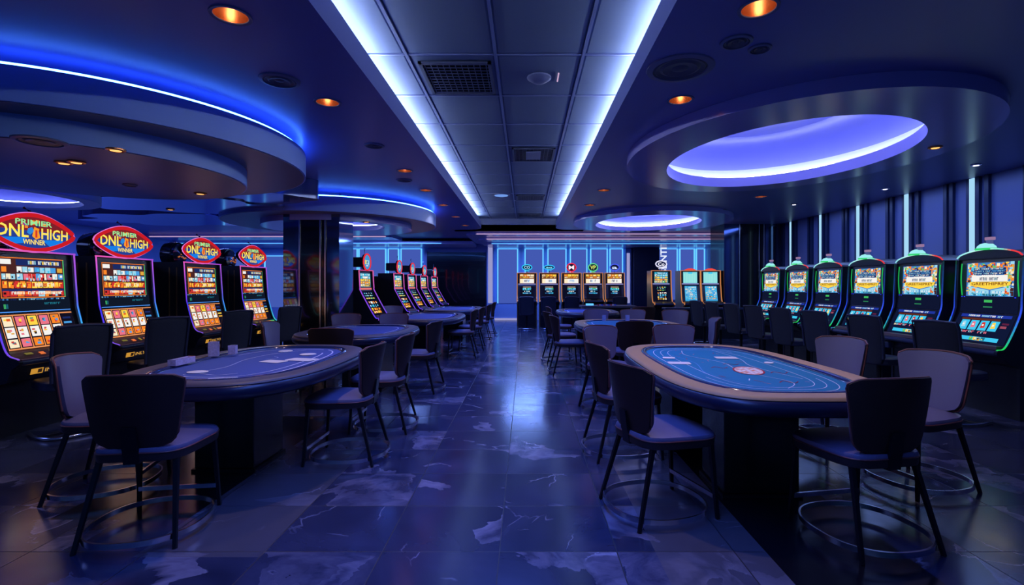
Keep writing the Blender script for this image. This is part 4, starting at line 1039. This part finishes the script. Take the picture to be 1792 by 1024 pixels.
# ------------------------------------------------------------------ chairs
def make_table_chair(lab):
    t = thing('table_chair', lab, 'chair', (0, 0, 0), 0, 'leather chairs around the card tables')
    # seat: front = +y
    def seat_ring(k, z):
        pts = []
        for x, y in sup(0.24 * k, 0.24 * k, 4.2, 48):
            pts.append((x * (1.0 + 0.10 * (y / 0.235)), y * 1.02 + 0.01, z + 0.008 * (1 - (x / .25) ** 2)))
        return pts
    a = MB(); a.loft([seat_ring(.93, .425), seat_ring(.99, .43), seat_ring(1.0, .445), seat_ring(1.0, .472)]); a.build('seat_frame', M['seat_side'], t, smooth=50)
    a = MB(); a.loft([seat_ring(.995, .472), seat_ring(1.0, .485), seat_ring(.975, .497), seat_ring(.8, .503), seat_ring(.4, .506)]); s_ = a.build('seat', M['leather_in'], t, smooth=50)
    r = seat_ring(1.002, .474); a = MB(); a.tube(r, .0045, 6, closed=True); a.build('piping', M['leather_rim'], s_)
    # curved back
    def shell(off, inset, thick, zlo, zhi):
        rows, cols_ = 16, 20; out = []
        for side in (0, 1):
            g = []
            for i in range(rows + 1):
                v = i / rows; z = zlo + (zhi - zlo) * v
                hwid = (0.192 + 0.058 * v) - inset
                # rounded corners
                e = min(v, 1 - v) * (zhi - zlo); rc = 0.085 if v < .5 else 0.045
                cut = 0 if e > rc else rc - math.sqrt(max(0, rc * rc - (rc - e) ** 2))
                hwid -= cut
                row = []
                for j in range(cols_ + 1):
                    u = -1 + 2 * j / cols_
                    x = hwid * u
                    y = -0.225 - 0.09 * v * 1.0 + 0.085 * (x / .25) ** 2 * (0.6 + .6 * v) + off + (thick if side else 0)
                    row.append((x, y, z + 0.012 * (1 - u * u) * (v > .5) * (v - .5) * 2))
                g.append(row)
            out.append(g)
        return out
    def add_shell(a, g):
        F, B = g; rows = len(F); cols_ = len(F[0]); vs = [p for r_ in F for p in r_] + [p for r_ in B for p in r_]; n = rows * cols_; fs = []
        for i in range(rows - 1):
            for j in range(cols_ - 1):
                p = i * cols_ + j
                fs.append((p, p + 1, p + cols_ + 1, p + cols_)); fs.append((n + p, n + p + cols_, n + p + cols_ + 1, n + p + 1))
        loop = [j for j in range(cols_)] + [i * cols_ + cols_ - 1 for i in range(1, rows)] + [(rows - 1) * cols_ + j for j in range(cols_ - 2, -1, -1)] + [i * cols_ for i in range(rows - 2, 0, -1)]
        for k in range(len(loop)):
            p, q_ = loop[k], loop[(k + 1) % len(loop)]
            fs.append((q_, p, n + p, n + q_))
        a.add(vs, fs); return [vs[i] for i in loop], [vs[n + i] for i in loop]
    a = MB(); outer = shell(0, 0, .018, .50, .885); lo, li = add_shell(a, outer); a.build('backrest', M['leather_out'], t, smooth=45)
    a = MB(); add_shell(a, shell(.0185, .008, .02, .51, .878)); pad = a.build('back_pad', M['leather_in'], t, smooth=45)
    mid = [tuple(l[k] * .2 + i_[k] * .8 for k in range(3)) for l, i_ in zip(lo, li)]
    a = MB(); a.tube(mid, .006, 6, closed=True); a.build('piping', M['leather_rim'], t, smooth=60)
    a = MB()
    a.loft([[(-.038, -.20, z0), (.038, -.20, z0), (.038, -.222 - dy, z0), (-.038, -.222 - dy, z0)] for z0, dy in ((.425, .012), (.50, .02))])
    a.loft([[(-.036, -.222, .50), (.036, -.222, .50), (.036, -.247, .50), (-.036, -.247, .50)], [(-.036, -.24, .62), (.036, -.24, .62), (.036, -.262, .62), (-.036, -.262, .62)]])
    a.build('back_bracket', M['black_steel'], t)
    legs = [((-.205, .205, .43), (-.225, .235, 0)), ((.205, .205, .43), (.225, .235, 0)), ((-.185, -.17, .43), (-.235, -.285, 0)), ((.185, -.17, .43), (.235, -.285, 0))]
    for p, q_ in legs:
        a = MB(); a.tube([p, q_], [.017, .0125], 4, sq=True); a.build('leg', M['black_steel'], t)
    # foot hoop, open oval with a straight front
    pts = []
    for k in range(56):
        th = 2 * pi * k / 56
        pts.append((.285 * math.copysign(abs(cos(th)) ** .85, cos(th)), -.045 + .29 * math.copysign(abs(sin(th)) ** (.85), sin(th)), 0.055))
    a = MB(); rings = []
    for x, y, z in pts:
        rings.append([(x * .98, y * .98, z - .014), (x * 1.015, y * 1.015, z - .014), (x * 1.015, y * 1.015, z + .014), (x * .98, y * .98, z + .014)])
    a.loft(rings, closed=True); a.build('foot_hoop', M['steel'], t, smooth=50)
    a = MB(); a.box(-.215, .215, .208, .22, .12, .145); a.build('cross_bar', M['steel'], t)
    return t
c0 = make_table_chair('')
# x, y, heading in degrees of the direction the sitter faces (0 = +x)
TC = [(-2.07, 2.83, 98, 'table chair with its dark back to the camera at the lower left'),
      (-2.74, 3.36, 15, 'table chair behind the lower left one, its mauve inner back showing'),
      (-1.42, 3.97, 180, 'table chair on the aisle side of the front left table, nearer one'),
      (-1.36, 4.78, 180, 'table chair on the aisle side of the front left table, farther one'),
      (-2.1, 5.62, 92, 'table chair with dark back between the front left table and the table behind it'),
      (-1.38, 6.5, 172, 'table chair beside the second left table, standing out in the aisle'),
      (-2.9, 7.95, 270, 'table chair behind the second left table near the column'),
      (-2.15, 8.0, 268, 'table chair behind the second left table on the aisle side'),
      (-1.2, 9.55, 180, 'brown-backed table chair at the third left table, nearest on the aisle'),
      (-1.15, 10.7, 180, 'brown-backed table chair at the third left table, farther on the aisle'),
      (-1.12, 12.3, 180, 'brown-backed table chair at the fourth left table, nearer on the aisle'),
      (-1.1, 13.8, 180, 'brown-backed table chair at the fourth left table, farthest on the aisle'),
      (-2.9, 11.2, 300, 'pale blue table chair behind the third left table'),
      (-3.0, 6.35, 5, 'table chair left of the second left table by the slot chairs'),
      (0.82, 3.05, 18, 'table chair with dark back at the near left corner of the tan-railed table'),
      (0.8, 4.08, 8, 'table chair at the left side of the tan-railed table, behind the nearest'),
      (0.95, 5.5, 300, 'table chair at the far left corner of the tan-railed table, mauve inner back'),
      (1.72, 5.62, 270, 'table chair behind the far end of the tan-railed table, mauve inner back'),
      (1.42, 6.72, 90, 'dark-backed table chair in front of the second right table'),
      (2.48, 7.2, 170, 'brown-backed table chair right of the second right table'),
      (2.58, 4.35, 200, 'mauve table chair right of the tan-railed table, farther one'),
      (2.62, 3.42, 195, 'mauve table chair right of the tan-railed table, nearer one'),
      (1.81, 2.75, 100, 'table chair with its dark back to the camera at the lower right'),
      (0.68, 7.75, 5, 'brown-backed table chair left of the second right table, nearer one'),
      (0.62, 8.9, 10, 'brown-backed table chair left of the second right table, farther one'),
      (1.35, 9.35, 270, 'tan-backed table chair behind the second right table, left one'),
      (2.05, 9.4, 268, 'mauve table chair behind the second right table, middle one'),
      (2.75, 9.2, 255, 'mauve table chair behind the second right table, right one'),
      (0.75, 10.9, 0, 'small brown table chair left of the third right table'),
      (2.55, 11.0, 90, 'small dark table chair right of the third right table')]
for i, (x, y, h, lab) in enumerate(TC):
    rz = R(h - 90)
    if i == 0:
        c0.location = (x, y, 0); c0.rotation_euler = (0, 0, rz); c0['label'] = lab
    else: dup(c0, (x, y, 0), rz, lab)

def make_slot_chair(lab):
    t = thing('slot_chair', lab, 'chair', (0, 0, 0), 0, 'high-backed chairs at the slot machines')
    a = MB(); rings = []
    for z, hw_, y0, th in ((.44, .17, -.20, .06), (.52, .2, -.205, .065), (.75, .21, -.235, .06), (.93, .213, -.265, .05), (.985, .207, -.275, .045), (1.0, .195, -.278, .03)):
        rings.append([(x, y0 + y + .015 * (x / .2) ** 2, z) for x, y in sup(hw_, th / 2, 4, 28)])
    a.loft(rings); b = a.build('backrest', M['slot_fabric'], t, smooth=45)
    a = MB()
    for s_ in (-1, 1): a.tube([(s_ * .205, -.215, .5), (s_ * .216, -.24, .75), (s_ * .219, -.27, .93), (s_ * .205, -.285, .99)], .014, 8)
    a.tube([(-.205, -.283, .988), (0, -.292, 1.0), (.205, -.283, .988)], .014, 8)
    a.build('back_frame', M['slot_rim'], t, smooth=50)
    a = MB(); a.loft([[(x, y, z) for x, y in sup(.215 * k, .21 * k, 4, 36)] for z, k in ((.42, .94), (.43, 1), (.49, 1), (.505, .93), (.51, .6))]); a.build('seat', M['slot_rim'], t, smooth=45)
    a = MB(); a.lathe([(.03, .02), (.026, .2), (.03, .42)], 0, -.03, 16); a.build('column', M['black_steel'], t, smooth=40)
    pts = [(-.2, .2, .02), (-.235, .0, .02), (-.22, -.17, .02), (-.13, -.26, .02), (.13, -.26, .02), (.22, -.17, .02), (.235, 0, .02), (.2, .2, .02)]
    a = MB(); a.tube(smooth_path(pts, 5), .014, 8); a.build('base_tube', M['steel'], t, smooth=50)
    a = MB(); a.box(-.225, .225, -.05, -.01, .01, .03); a.build('base_bar', M['black_steel'], t, bevel=.004)
    return t
s0 = make_slot_chair('')
names = ['nearest', 'second', 'third', 'fourth', 'fifth', 'sixth', 'seventh', 'eighth']
SC = []
for i, (x, y) in enumerate(((-4.21, 4.63), (-4.21, 5.71), (-4.26, 7.16), (-4.16, 8.5))):
    SC.append((x, y, 155, 'dark high-backed chair at the left slot row, %s from the camera' % names[i]))
for i, (x, y) in enumerate(((4.33, 5.07), (4.28, 6.05), (4.24, 7.02), (4.24, 7.95), (4.24, 8.88), (4.24, 9.82), (4.2, 10.75), (4.2, 11.7))):
    SC.append((x, y, 16, 'dark high-backed chair at the right slot row, %s from the camera' % names[i]))
for i, (x, lb) in enumerate(((0.04, 'cyan eye sign'), (0.72, 'flat cyan sign'), (1.45, 'red sign'), (2.92, 'blue sign'))):
    SC.append((x, 15.75, 90, 'small dark chair at the far machine with the ' + lb))
for i, (x, y, h, lab) in enumerate(SC):
    rz = R(h - 90)
    if i == 0:
        s0.location = (x, y, 0); s0.rotation_euler = (0, 0, rz); s0['label'] = lab
    else: dup(s0, (x, y, 0), rz, lab)

# ------------------------------------------------------------------ card tables
def line_strip(a, pts, wd, z, col, closed=False):
    n = len(pts)
    for i in range(n if closed else n - 1):
        p = Vector((*pts[i], 0)); q_ = Vector((*pts[(i + 1) % n], 0)); d = q_ - p
        if d.length < 1e-6: continue
        d.normalize(); nn = Vector((-d.y, d.x, 0)) * wd / 2; e = d * wd * .3
        a.add([(p - nn - e + Vector((0, 0, z))), (q_ - nn + e + Vector((0, 0, z))), (q_ + nn + e + Vector((0, 0, z))), (p + nn - e + Vector((0, 0, z)))], [(0, 1, 2, 3)], col)
def card_table(lab, x, y, hw, hl, rail, felt, peds, style='plain', n=3.0, rz=0):
    t = thing('card_table', lab, 'card table', (x, y, 0), rz, 'oval card tables')
    K = 96
    def o(d, z): return [(px, py, z) for px, py in sup(hw - d, hl - d, n, K)]
    rw = .135
    a = MB(); a.loft([o(.0, .745), o(.006, .757), o(.025, .762), o(rw - .01, .762), o(rw, .757), o(rw + .002, .73), o(.02, .72)], closed=True); a.build('rail', M[rail], t, smooth=50)
    a = MB(); a.loft([o(.012, .745), o(-.006, .735), o(-.016, .705), o(-.008, .672), o(.02, .652), o(.08, .65), o(.1, .70), o(.05, .744)], closed=True); a.build('bumper', M['bumper'], t, smooth=60)
    a = MB(); a.loft([o(rw + .001, .756), o(rw + .012, .764), o(rw + .03, .764), o(rw + .045, .752), o(rw + .047, .735), o(rw + .001, .735)], closed=True); a.build('gutter', M['gutter'], t, smooth=50)
    a = MB(); a.loft([o(.07, .66), o(.06, .70), o(rw + .03, .742)]); a.build('underframe', M['pedestal'], t)
    fc = felt
    a = MB(); base = o(rw + .04, .744); a.add(base, [tuple(range(K))], fc)
    Wt = rgb(225, 228, 250)
    if style != 'plain':
        z = .7455
        def loop(d, i0, i1, wd=.008, c=Wt):
            pts = sup(hw - d, hl - d, n, K); seg = [pts[k % K] for k in range(i0, i1)]
            line_strip(a, seg, wd, z, c)
        if style == 'blue':
            loop(.24, 0, 97, .006); loop(.3, 10, 44, .005); loop(.3, 54, 90, .005); loop(.36, 0, 97, .005)
            line_strip(a, smooth_path([(-.1, 1.0 - .2), (-.15, .5), (.0, .1), (-.02, -.3), (.12, -.7), (.0, -.9)], 8), .006, z + .0002, Wt)
            line_strip(a, smooth_path([(.2, .85), (.22, .3), (.15, -.1), (.25, -.6)], 8), .005, z + .0002, Wt)
            line_strip(a, smooth_path([(-.3, .6), (-.22, .1), (-.3, -.4), (-.2, -.75)], 8), .004, z + .0002, rgb(110, 170, 235))
            rnd = random.Random(3)
            for k in range(16):
                px, py = rnd.uniform(-.28, .28), rnd.uniform(-.75, .8)
                line_strip(a, [(px, py), (px + rnd.uniform(-.04, .04), py + rnd.uniform(-.06, .06))], .007, z + .0003, rnd.choice([Wt, rgb(170, 50, 80), rgb(200, 120, 150)]))
            # printed emblem: white and orange oval with red scrolls
            ex, ey = .04, -.28
            E = [(ex + .10 * cos(2 * pi * k / 32) + .03 * sin(2 * pi * k / 32), ey + .17 * sin(2 * pi * k / 32)) for k in range(32)]
            a.add([(p[0], p[1], z + .0004) for p in E], [tuple(range(32))], rgb(235, 205, 200))
            for i in range(7):
                for j in range(9):
                    u, v = -1 + 2 * i / 6, -1 + 2 * j / 8
                    if u * u + v * v < .9:
                        qx, qy = ex + .1 * u + .03 * v, ey + .17 * v
                        a.add([(qx - .01, qy - .013, z + .0006), (qx + .01, qy - .013, z + .0006), (qx + .01, qy + .013, z + .0006), (qx - .01, qy + .013, z + .0006)], [(0, 1, 2, 3)], rnd.choice([rgb(250, 245, 245), rgb(250, 240, 240), rgb(250, 245, 245), rgb(240, 130, 60), rgb(235, 150, 110)]))
            line_strip(a, E, .012, z + .0007, rgb(190, 45, 60), True)
            for sx_, sy_ in ((-.17, .12), (.16, -.1), (-.02, .28), (.05, -.24 - .2)):
                line_strip(a, smooth_path([(ex + sx_ - .05, ey + sy_), (ex + sx_, ey + sy_ + .05), (ex + sx_ + .03, ey + sy_ - .02), (ex + sx_ + .08, ey + sy_ + .03)], 5), .008, z + .0003, rgb(170, 40, 70))
        else:
            loop(.25, 62, 113, .013); loop(.33, 66, 107, .012); loop(.27, 18, 44, .011)
            line_strip(a, smooth_path([(-.22, -.6), (-.12, -.3), (-.18, .1), (-.12, .45), (.05, .7)], 8), .008, z + .0002, Wt)
            line_strip(a, smooth_path([(.12, -.55), (.02, -.62), (-.15, -.55)], 8), .008, z + .0002, Wt)
            line_strip(a, smooth_path([(-.02, .1), (.03, .2), (-.03, .26)], 6), .006, z + .0002, Wt)
            line_strip(a, [(.05, -.75), (.2, -.7)], .02, z + .0002, Wt)
    else:
        pts = sup(hw - .27, hl - .27, n, 48); line_strip(a, pts, .01, .7455, Wt, True)
    a.build('felt', M['felt'], t)
    for (px, py, pw, pd) in peds:
        a = MB(); a.box(px - pw, px + pw, py - pd, py + pd, 0.02, .66); p_ = a.build('pedestal', M['pedestal'], t, bevel=.006)
        a = MB(); a.box(px - pw - .015, px + pw + .015, py - pd - .015, py + pd + .015, 0, .02); a.build('plinth', M['black_steel'], p_)
    return t
BLUE = rgb(22, 84, 165); ROYAL = rgb(48, 66, 150)
BLUE = (0.0, 0.2, 0.4); ROYAL = (0.055, 0.1, 0.36)
tr_ = card_table('front right card table with tan rail and bright blue felt', 1.55, 3.86, .67, 1.235, 'rail_tan', BLUE, [(-.04, -.45, .24, .2), (-.1, .55, .22, .2)], 'blue', 3.4)
tl_ = card_table('front left card table with dark rail and royal blue felt', -2.105, 4.02, .665, 1.03, 'rail_grey', ROYAL, [(-.08, -.15, .215, .22)], 'royal', 2.9)
a = MB(); a.tube([(px, py, .7655) for px, py in sup(.53 - .005, .895 - .005, 2.9, 96)][26:50], .004, 6); a.build('brass_edge', M['brass'], tl_)
card_table('second card table on the left, beside the lone aisle chair', -2.2, 6.75, .7, .95, 'rail_grey', ROYAL, [(.1, 0, .25, .3)])
card_table('third card table on the left, before the four slim machines', -1.92, 9.85, .7, 1.2, 'rail_grey', ROYAL, [(0, -.2, .25, .3)])
card_table('fourth card table on the left, near the far wall', -1.85, 13.2, .7, 1.3, 'rail_grey', ROYAL, [(0, 0, .25, .3)])
card_table('second card table on the right with tan rail, behind the front one', 1.6, 7.9, .8, .95, 'rail_tan', BLUE, [(0, 0, .28, .3)])
card_table('third card table on the right, small and dark in the middle distance', 1.45, 11.9, .7, 1.1, 'rail_grey', ROYAL, [(0, 0, .25, .3)])

# betting desk before the far machines
t = thing('gaming_desk', 'dark gaming desk with chip trays in front of the far machines', 'desk', (2.3, 14.1, 0))
a = MB(); a.box(-.75, .75, -.35, .35, .74, .80); a.build('desktop', M['rail_grey'], t, bevel=.01)
a = MB(); a.box(-.6, .6, -.25, .25, 0, .74); a.build('body', M['pedestal'], t)
a = MB()
for k in range(9): a.box(-.3 + k * .06, -.26 + k * .06, -.2, -.1, .801, .83, col=[rgb(200, 60, 60), rgb(230, 200, 200), rgb(60, 90, 200)][k % 3])
t2 = tag(a.build('chip_tray', M['felt']), 'tray of red and white chips on the far gaming desk', 'chip tray'); t2.location = (2.3, 14.1, 0)
a = MB(); a.box(-.1, .1, -.15, .0, 0, .05); o = a.build('card_box', M['cyan_led']); o.location = (1.8, 14.1, .801); tag(o, 'small blue lit box on the far gaming desk', 'box')

# counter under the three machines at the far right
t = thing('counter', 'low black counter before the far right slot machines', 'counter', (4.55, 12.9, 0))
a = MB(); a.box(-.95, .95, -.12, .12, 0, .74); a.build('body', M['cabinet'], t)
a = MB(); a.box(-1.0, 1.0, -.18, .18, .74, .79); a.build('worktop', M['console'], t, bevel=.01)
a = MB(); a.box(-.62, -.48, -.13, -.12, .62, .66, col=rgb(200, 190, 90)); a.build('tag_plate', M['screen'], t)

# ------------------------------------------------------------------ small items on the tables
def card(lab, x, y, w_, l_, rz, z=.747, group='white cards on the felt'):
    a = MB(); a.prism(sup(w_ / 2, l_ / 2, 9, 28), 0, .0016)
    o = a.build('playing_card', M['card']); o.location = (x, y, z); o.rotation_euler = (0, 0, rz)
    tag(o, lab, 'card', group); return o
card('white card on the bright blue felt nearest the left rail', 1.20, 3.92, .12, .17, R(82))
card('narrow grey card on the bright blue felt behind the white one', 1.2, 4.2, .09, .1, R(75))
card('white card on the bright blue felt toward the far right', 1.68, 4.2, .12, .18, R(85))
card('white card on the royal blue felt left of the largest card', -2.0, 4.0, .12, .2, R(70))
card('largest white card on the royal blue felt', -1.82, 4.1, .14, .24, R(75))
def token(lab, x, y, rx, ry, z=.747):
    a = MB(); a.lathe([(1, 0), (1, .004), (.9, .006)], n=28, sx=rx, sy=ry); o = a.build('token', M['card'], smooth=40); o.location = (x, y, z); tag(o, lab, 'token', 'white tokens on the felt')
token('round white token near the right rail of the bright blue felt', 1.9, 3.92, .035, .035)
token('oval white token on the royal blue felt, far centre', -2.2, 4.62, .06, .06)
token('oval white token on the royal blue felt, far right', -1.9, 4.4, .07, .06)
token('oval white token on the royal blue felt, nearest the camera', -2.28, 3.5, .07, .05)
def acryl(name, lab, x, y, w_, d, h, rz=0, z=.762):
    t = thing(name, lab, 'chip holder', (x, y, z), rz)
    a = MB(); a.box(-w_, w_, -d, d, 0, .012); a.box(-w_, w_, -d, -d + .008, .012, h); a.box(-w_, w_, d - .008, d, .012, h); a.box(-w_, -w_ + .008, -d + .008, d - .008, .012, h); a.box(w_ - .008, w_, -d + .008, d - .008, .012, h)
    a.build('tray', M['acrylic'], t)
    a = MB(); k = max(1, int(w_ / .03))
    for i in range(k):
        cx = -w_ + (i + .5) * 2 * w_ / k
        for j in range(int(h / .012) - 1): a.lathe([(.02, .013 + j * .011), (.02, .022 + j * .011)], cx, 0, 12)
    a.build('chips', M['card'], t)
acryl('chip_tray', 'low lavender chip tray on the left table rail', -2.58, 3.78, .03, .11, .045, R(0))
acryl('chip_holder', 'tall clear chip holder on the left table rail', -2.6, 4.2, .035, .035, .12, R(20))
acryl('chip_holder', 'short clear chip holder beside the taller one on the left table', -2.5, 4.3, .028, .028, .075, R(10), .766)
acryl('chip_tray', 'low chip tray on the second left table', -2.45, 6.55, .12, .05, .035, 0, .747)
acryl('chip_holder', 'small clear holder at the far edge of the second right table', 1.75, 8.6, .03, .03, .1, 0, .747)
acryl('chip_holder', 'small clear holder beyond the second right table toward the left', 1.35, 8.62, .03, .03, .1, 0, .747)
